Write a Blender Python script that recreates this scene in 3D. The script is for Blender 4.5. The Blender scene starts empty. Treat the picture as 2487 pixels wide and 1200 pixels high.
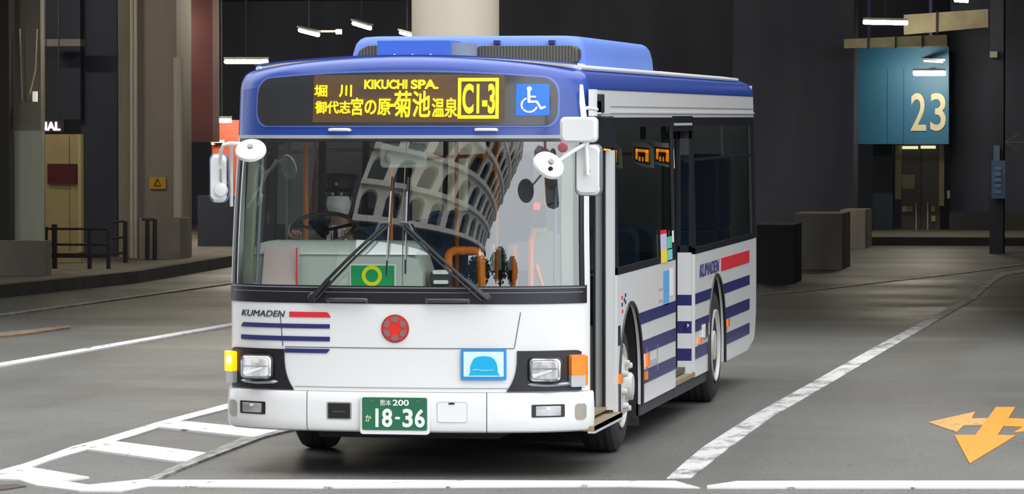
import bpy, bmesh, math, random
import numpy as np
from mathutils import Vector, Matrix
R = math.radians; PI = math.pi
SC = bpy.context.scene
COL = SC.collection
# ------------------------------------------------------------------ camera
FPX = 9818.44; CAMPOS = Vector((5.304, -26.494, 2.412)); YAW = .16933; PITCH = .03209; ROLL = -.00086
_fw = Vector((-math.sin(YAW)*math.cos(PITCH), math.cos(YAW)*math.cos(PITCH), -math.sin(PITCH)))
_rt = Vector((math.cos(YAW), math.sin(YAW), 0)); _up = _rt.cross(_fw)
_r = _rt*math.cos(ROLL)+_up*math.sin(ROLL); _u = _up*math.cos(ROLL)-_rt*math.sin(ROLL)
cd = bpy.data.cameras.new('camera'); cam = bpy.data.objects.new('camera', cd); COL.objects.link(cam)
cd.sensor_width = 36; cd.lens = FPX/2487*36; cd.clip_end = 500; cd.clip_start = .5
M = Matrix((_r, _u, -_fw)).transposed().to_4x4(); M.translation = CAMPOS
cam.matrix_world = M; SC.camera = cam
# ------------------------------------------------------------------ sky and exposure
SC.view_settings.view_transform = 'Standard'; SC.view_settings.look = 'None'
SC.view_settings.gamma = 1; SC.view_settings.exposure = 0.0
w = bpy.data.worlds.new('overcast'); SC.world = w; w.use_nodes = True
nt = w.node_tree; nt.nodes.clear()
wo = nt.nodes.new('ShaderNodeOutputWorld'); bg = nt.nodes.new('ShaderNodeBackground')
tc = nt.nodes.new('ShaderNodeTexCoord'); sp = nt.nodes.new('ShaderNodeSeparateXYZ'); mr = nt.nodes.new('ShaderNodeMapRange')
mx = nt.nodes.new('ShaderNodeMixRGB')
nt.links.new(tc.outputs['Generated'], sp.inputs[0]); nt.links.new(sp.outputs['Z'], mr.inputs[0])
nt.links.new(mr.outputs[0], mx.inputs[0]); nt.links.new(mx.outputs[0], bg.inputs[0]); nt.links.new(bg.outputs[0], wo.inputs[0])
mx.inputs[1].default_value = (.86, .92, 1, 1); mx.inputs[2].default_value = (1, 1, 1, 1)
bg.inputs[1].default_value = 3.4
SC.cycles.max_bounces = 8; SC.cycles.transparent_max_bounces = 16; SC.cycles.sample_clamp_indirect = 4
SC.cycles.caustics_reflective = False; SC.cycles.caustics_refractive = False

def at(px, py, Y):
    d = _fw + _r*((px-1243.5)/FPX) + _u*((600-py)/FPX)
    return CAMPOS + d*((Y-CAMPOS.y)/d.y)
# ------------------------------------------------------------------ materials
MATS = {}
def mat(name, col, rough=.6, metal=0, spec=.5, noise=None, bump=None, emit=None, coat=0):
    if name in MATS: return MATS[name]
    m = bpy.data.materials.new(name); m.use_nodes = True; MATS[name] = m
    n = m.node_tree; b = n.nodes['Principled BSDF']
    b.inputs['Base Color'].default_value = (*col, 1); b.inputs['Roughness'].default_value = rough
    b.inputs['Metallic'].default_value = metal; b.inputs['Specular IOR Level'].default_value = spec
    b.inputs['Coat Weight'].default_value = coat; b.inputs['Coat Roughness'].default_value = .08
    if emit: b.inputs['Emission Color'].default_value = (*emit[0], 1); b.inputs['Emission Strength'].default_value = emit[1]
    if noise or bump:
        t = n.nodes.new('ShaderNodeTexCoord')
    if noise:                                   # (scale, col2, detail[, stretch])
        mp = n.nodes.new('ShaderNodeMapping'); n.links.new(t.outputs['Object'], mp.inputs[0])
        if len(noise) > 3: mp.inputs['Scale'].default_value = noise[3]
        t1 = n.nodes.new('ShaderNodeTexNoise'); t1.inputs['Scale'].default_value = noise[0]; t1.inputs['Detail'].default_value = noise[2]
        n.links.new(mp.outputs[0], t1.inputs[0])
        cr = n.nodes.new('ShaderNodeValToRGB'); cr.color_ramp.elements[0].position = .35; cr.color_ramp.elements[1].position = .65
        cr.color_ramp.elements[0].color = (*col, 1); cr.color_ramp.elements[1].color = (*noise[1], 1)
        n.links.new(t1.outputs[0], cr.inputs[0]); n.links.new(cr.outputs[0], b.inputs['Base Color'])
    if bump:
        t2 = n.nodes.new('ShaderNodeTexNoise'); t2.inputs['Scale'].default_value = bump[0]; t2.inputs['Detail'].default_value = 4
        n.links.new(t.outputs['Object'], t2.inputs[0])
        bp = n.nodes.new('ShaderNodeBump'); bp.inputs['Strength'].default_value = bump[1]; bp.inputs['Distance'].default_value = .02
        n.links.new(t2.outputs[0], bp.inputs['Height']); n.links.new(bp.outputs[0], b.inputs['Normal'])
    return m
def glass(name, tint, f0=.1, gloss=(1, 1, 1), diffuse=None):
    m = bpy.data.materials.new(name); m.use_nodes = True; n = m.node_tree; n.nodes.clear(); MATS[name] = m
    o = n.nodes.new('ShaderNodeOutputMaterial'); mix = n.nodes.new('ShaderNodeMixShader')
    tr = n.nodes.new('ShaderNodeBsdfTransparent'); tr.inputs[0].default_value = (*tint, 1)
    gl = n.nodes.new('ShaderNodeBsdfGlossy'); gl.inputs['Roughness'].default_value = 0.0; gl.inputs[0].default_value = (*gloss, 1)
    g = n.nodes.new('ShaderNodeNewGeometry'); vd = n.nodes.new('ShaderNodeVectorMath'); vd.operation = 'DOT_PRODUCT'
    n.links.new(g.outputs['Normal'], vd.inputs[0]); n.links.new(g.outputs['Incoming'], vd.inputs[1])
    ab = n.nodes.new('ShaderNodeMath'); ab.operation = 'ABSOLUTE'; n.links.new(vd.outputs['Value'], ab.inputs[0])
    s1 = n.nodes.new('ShaderNodeMath'); s1.operation = 'SUBTRACT'; s1.inputs[0].default_value = 1; n.links.new(ab.outputs[0], s1.inputs[1])
    pw = n.nodes.new('ShaderNodeMath'); pw.operation = 'POWER'; pw.inputs[1].default_value = 5; n.links.new(s1.outputs[0], pw.inputs[0])
    ma = n.nodes.new('ShaderNodeMath'); ma.operation = 'MULTIPLY_ADD'; ma.inputs[1].default_value = 1-f0; ma.inputs[2].default_value = f0
    n.links.new(pw.outputs[0], ma.inputs[0]); n.links.new(ma.outputs[0], mix.inputs[0])
    n.links.new(tr.outputs[0], mix.inputs[1]); n.links.new(gl.outputs[0], mix.inputs[2]); n.links.new(mix.outputs[0], o.inputs[0])
    return m
def asphalt():
    m = mat('asphalt', (.15, .15, .145), .5); n = m.node_tree; b = n.nodes['Principled BSDF']
    t = n.nodes.new('ShaderNodeTexCoord')
    def noise(sc, det, stretch=(1, 1, 1)):
        mp = n.nodes.new('ShaderNodeMapping'); mp.inputs['Scale'].default_value = stretch; n.links.new(t.outputs['Object'], mp.inputs[0])
        x = n.nodes.new('ShaderNodeTexNoise'); x.inputs['Scale'].default_value = sc; x.inputs['Detail'].default_value = det
        n.links.new(mp.outputs[0], x.inputs[0]); return x
    def ramp(src, p0, c0, p1, c1):
        c = n.nodes.new('ShaderNodeValToRGB'); c.color_ramp.elements[0].position = p0; c.color_ramp.elements[1].position = p1
        c.color_ramp.elements[0].color = (*c0, 1); c.color_ramp.elements[1].color = (*c1, 1); n.links.new(src.outputs[0], c.inputs[0]); return c
    def mul(a, bb, f=1):
        x = n.nodes.new('ShaderNodeMixRGB'); x.blend_type = 'MULTIPLY'; x.inputs[0].default_value = f
        n.links.new(a.outputs[0], x.inputs[1]); n.links.new(bb.outputs[0], x.inputs[2]); return x
    base = ramp(noise(60, 3, (1, .35, 1)), .3, (.105, .105, .10), .75, (.185, .185, .176))
    grit = ramp(noise(26, 2, (1, .2, 1)), .62, (1, 1, 1), .78, (.5, .5, .5))
    blot = ramp(noise(.32, 4, (1, .5, 1)), .35, (.84, .83, .8), .7, (1.12, 1.12, 1.12))
    tyre = ramp(noise(.9, 3, (.9, .12, 1)), .5, (1, 1, 1), .78, (.72, .7, .67))
    x = mul(mul(mul(base, grit), blot), tyre)
    n.links.new(x.outputs[0], b.inputs['Base Color'])
    rr = ramp(noise(.5, 4, (.4, 1, 1)), .4, (.42,)*3, .65, (.6,)*3); n.links.new(rr.outputs[0], b.inputs['Roughness'])
    b.inputs['Specular IOR Level'].default_value = .35
    bp = n.nodes.new('ShaderNodeBump'); bp.inputs['Strength'].default_value = .35; bp.inputs['Distance'].default_value = .008
    n.links.new(noise(90, 3).outputs[0], bp.inputs['Height']); n.links.new(bp.outputs[0], b.inputs['Normal'])
    return m
def road_paint(name, col, wear=.5, scale=3.0, hi=.08):
    """paint worn through to the tarmac in flakes"""
    m = mat(name, col, .6); n = m.node_tree; b = n.nodes['Principled BSDF']; o = n.nodes['Material Output']
    t = n.nodes.new('ShaderNodeTexCoord'); x = n.nodes.new('ShaderNodeTexNoise'); x.inputs['Scale'].default_value = scale
    x.inputs['Detail'].default_value = 9; x.inputs['Roughness'].default_value = .68
    mp = n.nodes.new('ShaderNodeMapping'); mp.inputs['Scale'].default_value = (1.6, .6, 1); n.links.new(t.outputs['Object'], mp.inputs[0]); n.links.new(mp.outputs[0], x.inputs[0])
    c = n.nodes.new('ShaderNodeValToRGB'); c.color_ramp.elements[0].position = wear; c.color_ramp.elements[1].position = wear+hi
    n.links.new(x.outputs[0], c.inputs[0])
    mixc = n.nodes.new('ShaderNodeMixRGB'); mixc.inputs[1].default_value = (.16, .155, .15, 1); mixc.inputs[2].default_value = (*col, 1)
    n.links.new(c.outputs[0], mixc.inputs[0]); n.links.new(mixc.outputs[0], b.inputs['Base Color'])
    return m
def mesh_black():
    m = mat('grille_mesh', (.05, .05, .045), .6); n = m.node_tree; b = n.nodes['Principled BSDF']
    t = n.nodes.new('ShaderNodeTexCoord'); v = n.nodes.new('ShaderNodeTexWave'); v.inputs['Scale'].default_value = 14; v.bands_direction = 'X'
    n.links.new(t.outputs['Object'], v.inputs[0]); c = n.nodes.new('ShaderNodeValToRGB')
    c.color_ramp.elements[0].color = (.02, .02, .018, 1); c.color_ramp.elements[1].color = (.085, .083, .07, 1)
    n.links.new(v.outputs[0], c.inputs[0]); n.links.new(c.outputs[0], b.inputs['Base Color']); return m
WHITE = mat('bus_white', (.80, .80, .80), .32, coat=.3)
GREYW = mat('bus_pale_grey', (.74, .74, .74), .35, coat=.3)
BLUE = mat('bus_blue', (.02, .06, .32), .32, coat=.15, bump=(2.5, .04))
NAVY = mat('stripe_navy', (.028, .03, .16), .35, coat=.2)
RED = mat('stripe_red', (.72, .03, .045), .4)
BLACK = mat('black_trim', (.014, .013, .017), .35)
RUBBER = mat('rubber', (.018, .018, .018), .75, bump=(30, .3))
TYRE = mat('tyre', (.022, .022, .024), .8, bump=(40, .3))
DARK = mat('underbody', (.012, .012, .013), .8)
WELL = mat('dark_blue_trim', (.02, .025, .04), .5)
GREY = mat('grey_seal', (.33, .35, .34), .4)
ALU = mat('aluminium', (.62, .66, .66), .35, .3)
CHROME = mat('chrome', (.75, .75, .75), .15, 1)
DASH = mat('dash_grey', (.44, .49, .455), .6, bump=(60, .1))
DASHT = mat('dash_top_grey', (.58, .63, .59), .5)
TRIM = mat('interior_trim', (.22, .25, .18), .6)
INTD = mat('interior_dark', (.05, .05, .055), .8)
FLOORM = mat('step_tan', (.34, .27, .17), .6, noise=(20, (.28, .22, .14), 3))
ORANGE = mat('handrail_orange', (.95, .24, .008), .35)
AMBER = mat('amber_lens', (.95, .22, .01), .2, coat=.6, emit=((1, .25, .01), .15))  # faint glow put into the colour, also on lenses that are off
AMBERON = mat('amber_lens_lit', (1, .45, .01), .2, emit=((1, .42, .0), 1.4))
BULB = mat('lit_bulb', (1, .9, .4), .2, emit=((1, .85, .25), 5))
CLEAR = mat('clear_lens', (.42, .42, .43), .08, .0, 1.0, noise=(14, (.8, .8, .82), 2, (1, 1, .3)), coat=.8)
REFL = mat('lamp_reflector', (.5, .5, .52), .12, .8, noise=(9, (.85, .85, .87), 1, (.5, 1, 2)))
LED = mat('led_yellow', (1, .8, .02), .5, emit=((1, .74, .0), 1.25))
LEDO = mat('led_orange', (1, .35, .02), .5, emit=((1, .3, .0), 2.2))
LEDBG = mat('led_panel', (.10, .055, .02), .5, emit=((.30, .11, .01), .12), noise=(6, (.05, .04, .03), 3, (.4, 1, 2)))
SIGNBK = mat('sign_glass', (.035, .036, .038), .22, coat=.2)
GREEN = mat('plate_green', (.018, .14, .07), .45)
PWHITE = mat('print_white', (.82, .84, .82), .5)
BADGE = mat('badge_blue', (.0, .16, .85), .4)
MESHB = mesh_black()
WS = glass('windscreen_glass', (.86, .9, .87), .12)
SG = glass('smoked_side_glass', (.42, .45, .44), .085)
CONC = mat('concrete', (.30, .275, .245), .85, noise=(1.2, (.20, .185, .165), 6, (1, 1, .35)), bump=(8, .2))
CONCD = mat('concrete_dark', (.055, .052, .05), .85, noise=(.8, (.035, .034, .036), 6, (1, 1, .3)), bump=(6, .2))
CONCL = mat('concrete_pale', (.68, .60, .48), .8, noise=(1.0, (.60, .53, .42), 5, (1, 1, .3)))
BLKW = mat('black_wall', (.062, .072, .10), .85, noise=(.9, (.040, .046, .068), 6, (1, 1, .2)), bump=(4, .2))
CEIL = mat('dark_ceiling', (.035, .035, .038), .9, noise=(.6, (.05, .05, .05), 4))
ASPH = asphalt()
PAINT = road_paint('road_paint_white', (.72, .72, .72), .37, 3.0, .05)
PAINTW = road_paint('road_paint_worn', (.62, .62, .61), .37, 3, .16)
PAINTF = road_paint('road_paint_faint', (.40, .40, .38), .40, 5, .2)
PAINTO = road_paint('road_paint_orange', (.70, .27, .02), .30, 5, .1)
PAINTO2 = road_paint('road_paint_orange_worn', (.62, .33, .10), .36, 6, .1)
TUBE = mat('tube_light', (1, 1, 1), .5, emit=((1, .90, .74), 175))
HOUS = mat('lamp_housing', (.5, .5, .48), .5)

# ------------------------------------------------------------------ mesh builder
class MB:
    def __init__(s): s.v = []; s.f = []; s.m = []; s.mats = []
    def mi(s, m):
        if m not in s.mats: s.mats.append(m)
        return s.mats.index(m)
    def add(s, vs, fs, m):
        k = len(s.v); i = s.mi(m); s.v += [tuple(p) for p in vs]
        for f in fs: s.f.append(tuple(k+a for a in f)); s.m.append(i)
    def box(s, lo, hi, m, rz=0, piv=None):
        x0, y0, z0 = lo; x1, y1, z1 = hi
        vs = [Vector(p) for p in ((x0,y0,z0),(x1,y0,z0),(x1,y1,z0),(x0,y1,z0),(x0,y0,z1),(x1,y0,z1),(x1,y1,z1),(x0,y1,z1))]
        if rz:
            c = Vector(piv or ((x0+x1)/2, (y0+y1)/2, 0)); q = Matrix.Rotation(rz, 3, 'Z'); vs = [q@(p-c)+c for p in vs]
        s.add(vs, [(0,3,2,1),(4,5,6,7),(0,1,5,4),(1,2,6,5),(2,3,7,6),(3,0,4,7)], m); return s
    def rbox(s, lo, hi, m, r=.02, n=3):
        """box whose outline in the XZ plane is rounded, with softened front edge"""
        x0, y0, z0 = lo; x1, y1, z1 = hi
        s.prism(rrect(x0, z0, x1, z1, r, n), y0, y1, m, soft=min(r*.5, (y1-y0)*.3)); return s
    def prism(s, poly, y0, y1, m, soft=0, frame=None):
        """poly in XZ, extruded over Y (or frame = (origin, ux, uz, un))"""
        P = frame or (Vector((0,0,0)), Vector((1,0,0)), Vector((0,0,1)), Vector((0,1,0)))
        cx = sum(p[0] for p in poly)/len(poly); cz = sum(p[1] for p in poly)/len(poly)
        ext = max(max(abs(p[0]-cx) for p in poly), max(abs(p[1]-cz) for p in poly))
        lv = [(y0, 1-soft/ext), (y0+soft, 1), (y1, 1)] if soft else [(y0, 1), (y1, 1)]
        n = len(poly); vs = []
        for y, k in lv:
            for a, b in poly: vs.append(P[0]+P[1]*(cx+(a-cx)*k)+P[2]*(cz+(b-cz)*k)+P[3]*y)
        fs = [tuple(range(n)), tuple(reversed(range((len(lv)-1)*n, len(lv)*n)))]
        for L in range(len(lv)-1):
            for i in range(n):
                j = (i+1) % n; fs.append((L*n+i, (L+1)*n+i, (L+1)*n+j, L*n+j))
        s.add(vs, fs, m); return s
    def tube(s, pts, r, m, n=10, caps=True):
        pts = [Vector(p) for p in pts]; rs = r if isinstance(r, (list, tuple)) else [r]*len(pts)
        k = len(pts); vs = []; nrm = None
        for i, p in enumerate(pts):
            t = (pts[min(i+1, k-1)]-pts[max(i-1, 0)]).normalized()
            if nrm is None: nrm = t.orthogonal().normalized()
            else: nrm = (nrm-t*nrm.dot(t)).normalized()
            b = t.cross(nrm)
            for j in range(n):
                a = 2*PI*j/n; vs.append(p+(nrm*math.cos(a)+b*math.sin(a))*rs[i])
        fs = []
        for i in range(k-1):
            for j in range(n): fs.append((i*n+j, i*n+(j+1) % n, (i+1)*n+(j+1) % n, (i+1)*n+j))
        if caps: fs += [tuple(reversed(range(n))), tuple(range((k-1)*n, k*n))]
        s.add(vs, fs, m); return s
    def lathe(s, prof, c, ax, m, n=40, ux=None):
        """prof: (radius, along) about axis ax through c"""
        ax = Vector(ax).normalized(); u = ax.orthogonal().normalized(); v = ax.cross(u); c = Vector(c); vs = []; fs = []
        for r, a in prof:
            for j in range(n):
                t = 2*PI*j/n; vs.append(c+ax*a+(u*math.cos(t)+v*math.sin(t))*r)
        for i in range(len(prof)-1):
            for j in range(n): fs.append((i*n+j, i*n+(j+1) % n, (i+1)*n+(j+1) % n, (i+1)*n+j))
        if prof[0][0] > 1e-6: fs.append(tuple(reversed(range(n))))
        if prof[-1][0] > 1e-6: fs.append(tuple(range((len(prof)-1)*n, len(prof)*n)))
        s.add(vs, fs, m); return s
    def grid(s, fn, nu, nv, m, th=0, fm=None):
        """fn(u,v) -> point (and with th, fn(u,v,off) gives the offset skin)"""
        def idx(i, j): return i*(nv+1)+j
        if th:
            A = [fn(i/nu, j/nv, 0) for i in range(nu+1) for j in range(nv+1)]; B = [fn(i/nu, j/nv, -th) for i in range(nu+1) for j in range(nv+1)]
        else: A = [fn(i/nu, j/nv) for i in range(nu+1) for j in range(nv+1)]; B = []
        fs = [(idx(i, j), idx(i+1, j), idx(i+1, j+1), idx(i, j+1)) for i in range(nu) for j in range(nv)]
        if th:
            o = len(A); fs += [(o+idx(i, j), o+idx(i, j+1), o+idx(i+1, j+1), o+idx(i+1, j)) for i in range(nu) for j in range(nv)]
            rim = [(i, 0) for i in range(nu)]+[(nu, j) for j in range(nv)]+[(i, nv) for i in range(nu, 0, -1)]+[(0, j) for j in range(nv, 0, -1)]
            for a in range(len(rim)):
                p = idx(*rim[a]); q = idx(*rim[(a+1) % len(rim)]); fs.append((p, o+p, o+q, q))
        s.add(A+B, fs, m); return s
    def build(s, name, parent=None, smooth=35, label=None, off=None):
        me = bpy.data.meshes.new(name); me.from_pydata(s.v, [], s.f)
        for m in s.mats: me.materials.append(m)
        me.polygons.foreach_set('material_index', s.m)
        bm = bmesh.new(); bm.from_mesh(me); bmesh.ops.remove_doubles(bm, verts=bm.verts, dist=1e-5); bmesh.ops.recalc_face_normals(bm, faces=bm.faces)
        if smooth:
            for f in bm.faces: f.smooth = True
            for e in bm.edges: e.smooth = (not e.is_boundary) and len(e.link_faces) == 2 and e.calc_face_angle(0) < R(smooth)
        bm.to_mesh(me); bm.free()
        o = bpy.data.objects.new(name, me); COL.objects.link(o)
        if parent is not None:
            o.parent = parent; pw = parent_world(parent); me.transform(Matrix.Translation(-pw))
        if label: o['label'] = label
        return o
def parent_world(p):
    v = Vector((0,0,0))
    while p is not None: v += p.location; p = p.parent
    return v
def rrect(x0, z0, x1, z1, r, n=4):
    r = min(r, (x1-x0)/2-1e-4, (z1-z0)/2-1e-4); out = []
    for cx, cz, a0 in ((x1-r, z0+r, -90), (x1-r, z1-r, 0), (x0+r, z1-r, 90), (x0+r, z0+r, 180)):
        for k in range(n+1):
            a = R(a0+90*k/n); out.append((cx+r*math.cos(a), cz+r*math.sin(a)))
    return out
def thing(name, label, cat, loc, group=None):
    o = bpy.data.objects.new(name, None); COL.objects.link(o); o.location = loc; o.empty_display_size = .3
    o['label'] = label; o['category'] = cat
    if group: o['group'] = group
    return o
def tag(o, label, cat, group=None):
    o['label'] = label; o['category'] = cat
    if group: o['group'] = group
    return o
def struct(o): o['kind'] = 'structure'; return o
def origin(o):
    """put a top-level mesh's origin at its base centre"""
    vs = [v.co for v in o.data.vertices]; lo = [min(v[i] for v in vs) for i in range(3)]; hi = [max(v[i] for v in vs) for i in range(3)]
    c = Vector(((lo[0]+hi[0])/2, (lo[1]+hi[1])/2, lo[2])); o.data.transform(Matrix.Translation(-c)); o.location = c; return o
def text_geo(body, bold=0.0, ext=.004, shear=0):
    c = bpy.data.curves.new('lettering', 'FONT'); c.body = body; c.resolution_u = 4; c.offset = bold; c.extrude = ext; c.shear = shear
    o = bpy.data.objects.new('lettering', c); COL.objects.link(o)
    dg = bpy.context.evaluated_depsgraph_get(); me = bpy.data.meshes.new_from_object(o.evaluated_get(dg))
    vs = [v.co.copy() for v in me.vertices]; fs = [tuple(p.vertices) for p in me.polygons]
    bpy.data.objects.remove(o); bpy.data.meshes.remove(me); bpy.data.curves.remove(c)
    x0 = min(v.x for v in vs); x1 = max(v.x for v in vs); y0 = min(v.y for v in vs); y1 = max(v.y for v in vs)
    return [((v.x-x0)/(x1-x0), (v.y-y0)/(y1-y0), 1 if v.z > 0 else 0) for v in vs], fs
def put_text(mb, body, fn, m, bold=0., shear=0, rough=True):
    """fn(u, v, k) -> point; k = 1 outer face"""
    cjk = any(ord(ch) > 0x2000 for ch in body)
    vs, fs = text_geo(body, 0 if cjk else bold, .01, shear)
    if cjk and bold:
        e = bold*.45/max(1, len(body)); ez = bold*.45
        for dx in (-e, 0, e):
            for dz in (-ez, 0, ez): mb.add([fn(.02+.96*p[0]+dx, .02+.96*p[1]+dz, p[2]*(1+.12*(dx/e+1)+.04*(dz/ez+1))) for p in vs], fs, m)
    else: mb.add([fn(*p) for p in vs], fs, m)

# ------------------------------------------------------------------ bus shell as a surface over (s, h)
W0 = 1.243; LEN = 10.62; Z0 = 1.28
def plan_front():
    pts = []
    for i in range(61):
        x = 1.19*i/60; pts.append((x, .10*x*x+.055*x**6))
    x, y = pts[-1]; tx, ty = 1, .2*x+.33*x**5
    p0 = Vector((x, y)); p3 = Vector((W0, .47)); p1 = p0+Vector((tx, ty)).normalized()*.05; p2 = p3-Vector((0, .10))
    for i in range(1, 13):
        t = i/12; q = p0*(1-t)**3+p1*3*t*(1-t)**2+p2*3*t*t*(1-t)+p3*t**3; pts.append((q.x, q.y))
    return pts
PF = plan_front(); _S = [0]
for a, b in zip(PF, PF[1:]): _S.append(_S[-1]+math.hypot(b[0]-a[0], b[1]-a[1]))
SF = _S[-1]                                     # arc length from the nose to where the flank begins (Y = .47)
PFX = [p[0] for p in PF]; PFY = [p[1] for p in PF]
def sY(Y): return SF+(Y-.47)                    # flank: arc length of a given Y
def sX(x): return float(np.interp(abs(x), PFX, _S))*(1 if x >= 0 else -1)
CR = .075                                       # crown
HP_H = [2.60, 2.66, 2.71, 2.75, 2.785, 2.82, 2.88, 3.0]
HP_I = [0, .008, .028, .062, .105, .15, .23, .36]
HP_Z = [2.60, 2.658, 2.702, 2.728, 2.742, 2.75, 2.757, 2.765]
def surf(s, h, off=0.0):
    def P(s, h):
        a = abs(s)
        if a <= SF: x = float(np.interp(a, _S, PFX)); y = float(np.interp(a, _S, PFY))
        else: x = W0; y = .47+(a-SF)
        rear = LEN-y
        ins = float(np.interp(h, HP_H, HP_I)); z = float(np.interp(h, HP_H, HP_Z)) if h > 2.6 else h
        taper = 0 if h < 1.3 else .03*(min(h, 2.6)-1.3)/1.3
        k = (W0-taper-ins)/W0
        g = 0
        zz = z-Z0
        if zz > 0: g = .02*zz+.13*min(zz, 1.0)**2 + (.12*(zz-1.0) if zz > 1.0 else 0)
        if h < .5: g += .10*(.5-h)*0
        fade = max(0, min(1, 1-(y-.3)/.5)) if y > .3 else 1
        Y = y+g*fade+ins*.9*fade
        xn = x/W0
        z += CR*(1-xn*xn)*max(0, min(1, (h-2.35)/.35))
        return Vector((x*k*(1 if s >= 0 else -1), Y, z))
    p = P(s, h)
    if off:
        e = .004; n = (P(s+e, h)-P(s-e, h)).cross(P(s, h+e)-P(s, h-e)).normalized(); p = p+n*off
    return p
def patch(mb, s0, s1, h0, h1, m, th=.03, off=0, nu=None, nv=None):
    f = [c if callable(c) else (lambda t, c=c: c) for c in (s0, s1, h0, h1)]
    S0, S1, H0, H1 = f
    nu = nu or max(1, int(abs(S1(.5)-S0(.5))/.05)+1) ; nv = nv or max(1, int(abs(H1(.5)-H0(.5))/.08)+1)
    def fn(u, v, o=0):
        s = S0(v)+(S1(v)-S0(v))*u; h = H0(u)+(H1(u)-H0(u))*v; return surf(s, h, off+o)
    mb.grid(fn, nu, nv, m, th)
def spatch(mb, x0, x1, h0, h1, m, th=.004, off=.002, **k): patch(mb, sX(x0) if abs(x0) < W0 else x0, sX(x1), h0, h1, m, th, off+th, **k)
def rpatch(mb, s0, s1, h0, h1, m, r=.02, th=.006, off=.002, top=None, nseg=60):
    """rounded-corner plate lying on the skin"""
    n = nseg
    def lim(u):
        x = u*(s1-s0); d = min(x, (s1-s0)-x)
        return 0 if d >= r else r-math.sqrt(max(0, r*r-(r-d)**2))
    us = sorted(set([0, 1]+[i/n for i in range(n+1)]+[r/(s1-s0)*(1-math.cos(a*PI/16)) for a in range(9)]+[1-r/(s1-s0)*(1-math.cos(a*PI/16)) for a in range(9)]))
    tf = top or (lambda u: h1)
    def fn(u, v, o=0):
        t = us[int(round(u*(len(us)-1)))]; l = lim(t); a = h0+l; b = tf(t)-l
        if b < a: a = b = (a+b)/2
        return surf(s0+(s1-s0)*t, a+(b-a)*v, off+th+o)
    mb.grid(fn, len(us)-1, max(2, int((h1-h0)/.04)), m, th)
def arc_plate(mb, poly, m, off=.004, th=.004):
    """outline given as (x or s, h) on the skin, filled"""
    n = len(poly); vs = [surf(sX(a), b, off+th) for a, b in poly]+[surf(sX(a), b, off) for a, b in poly]
    fs = [tuple(range(n)), tuple(reversed(range(n, 2*n)))]+[(i, i+n, (i+1) % n+n, (i+1) % n) for i in range(n)]; mb.add(vs, fs, m)

bus = thing('bus', 'white city bus with blue roof, navy stripes and lit yellow route display', 'bus', (0, 0, 0))
AX1, AX2, WR, AR = 2.33, 7.55, .478, .60
# --- front lower panel
mb = MB()
patch(mb, -sY(.50), sX(1.213), .575, 1.17, WHITE, .03, nu=60)
patch(mb, sX(1.213), sY(.40), .575, 1.17, WHITE, .03, nu=4)
for x0, x1, a, b, sl in ((-1.131, -.47, .995, 1.024, .02), (-1.131, -.47, .909, .94, 0), (-.79, -.47, .829, .857, -.02)):
    L = x1-x0; ra = lambda u, a=a, b=b, sl=sl, L=L: a+((b-a)*max(0, 1-(1-u)*L/.028)**2 if sl < 0 else 0)
    rb = lambda u, a=a, b=b, sl=sl, L=L: b-((b-a)*max(0, 1-u*L/.028)**2 if sl > 0 else 0)
    spatch(mb, x0, x1, ra, rb, NAVY, nu=70)
spatch(mb, -.757, -.465, 1.07, lambda u: 1.105-.03*max(0, 1-(1-u)*.29/.028)**2, RED, nu=30)
for pl in ([(-.825, 1.085), (-.806, .872)], [(.818, 1.11), (.777, .87)]):
    (a, b), (c, d) = pl; arc_plate(mb, [(a-.002, b), (c-.002, d), (c+.002, d), (a+.002, b)], BLACK, .001, .002)
for x0, x1, z in ((-.79, .775, .868), (-.72, .74, .602)):
    spatch(mb, x0, x1, z-.0025, z+.0025, GREY if z < .7 else mat('seam_dark', (.12, .12, .12), .7), .002, .001, nu=40)
mb.build('front_panel', bus)
mb = MB(); put_text(mb, 'KUMADEN', lambda u, v, k: surf(sX(-1.128+.34*u), 1.068+.042*v, .002+.004*k), mat('letter_dark', (.03, .03, .045), .5), 0, .25); mb.build('lettering', bus)
# emblem
mb = MB(); ec = surf(0.0-.018, 1.0, .0); ez = Vector((0, 0, 1)); 
mb.lathe([(.094, 0), (.094, -.008), (.090, -.012), (0, -.013)], ec, (0, 1, 0), mat('emblem_rim', (.25, .02, .02), .4), 40)
mb.lathe([(.087, 0), (.087, -.014), (0, -.0145)], ec, (0, 1, 0), mat('emblem_red', (.75, .03, .02), .4), 40)
for k in range(6):
    a = PI/2+k*PI/3; c = ec+Vector((.062*math.cos(a), -.015, .062*math.sin(a))); poly = []
    for j in range(18):
        t = 2*PI*j/18; q = (.021*math.cos(t), .026*math.sin(t)); poly.append((q[0], q[1]))
    ux = Vector((math.cos(a), 0, math.sin(a))); uz = Vector((-math.sin(a), 0, math.cos(a)))
    mb.prism(poly, -.003, .002, mat('emblem_grey', (.24, .14, .15), .5), frame=(c, ux, uz, Vector((0, 1, 0))))
mb.build('emblem', bus)
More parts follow.
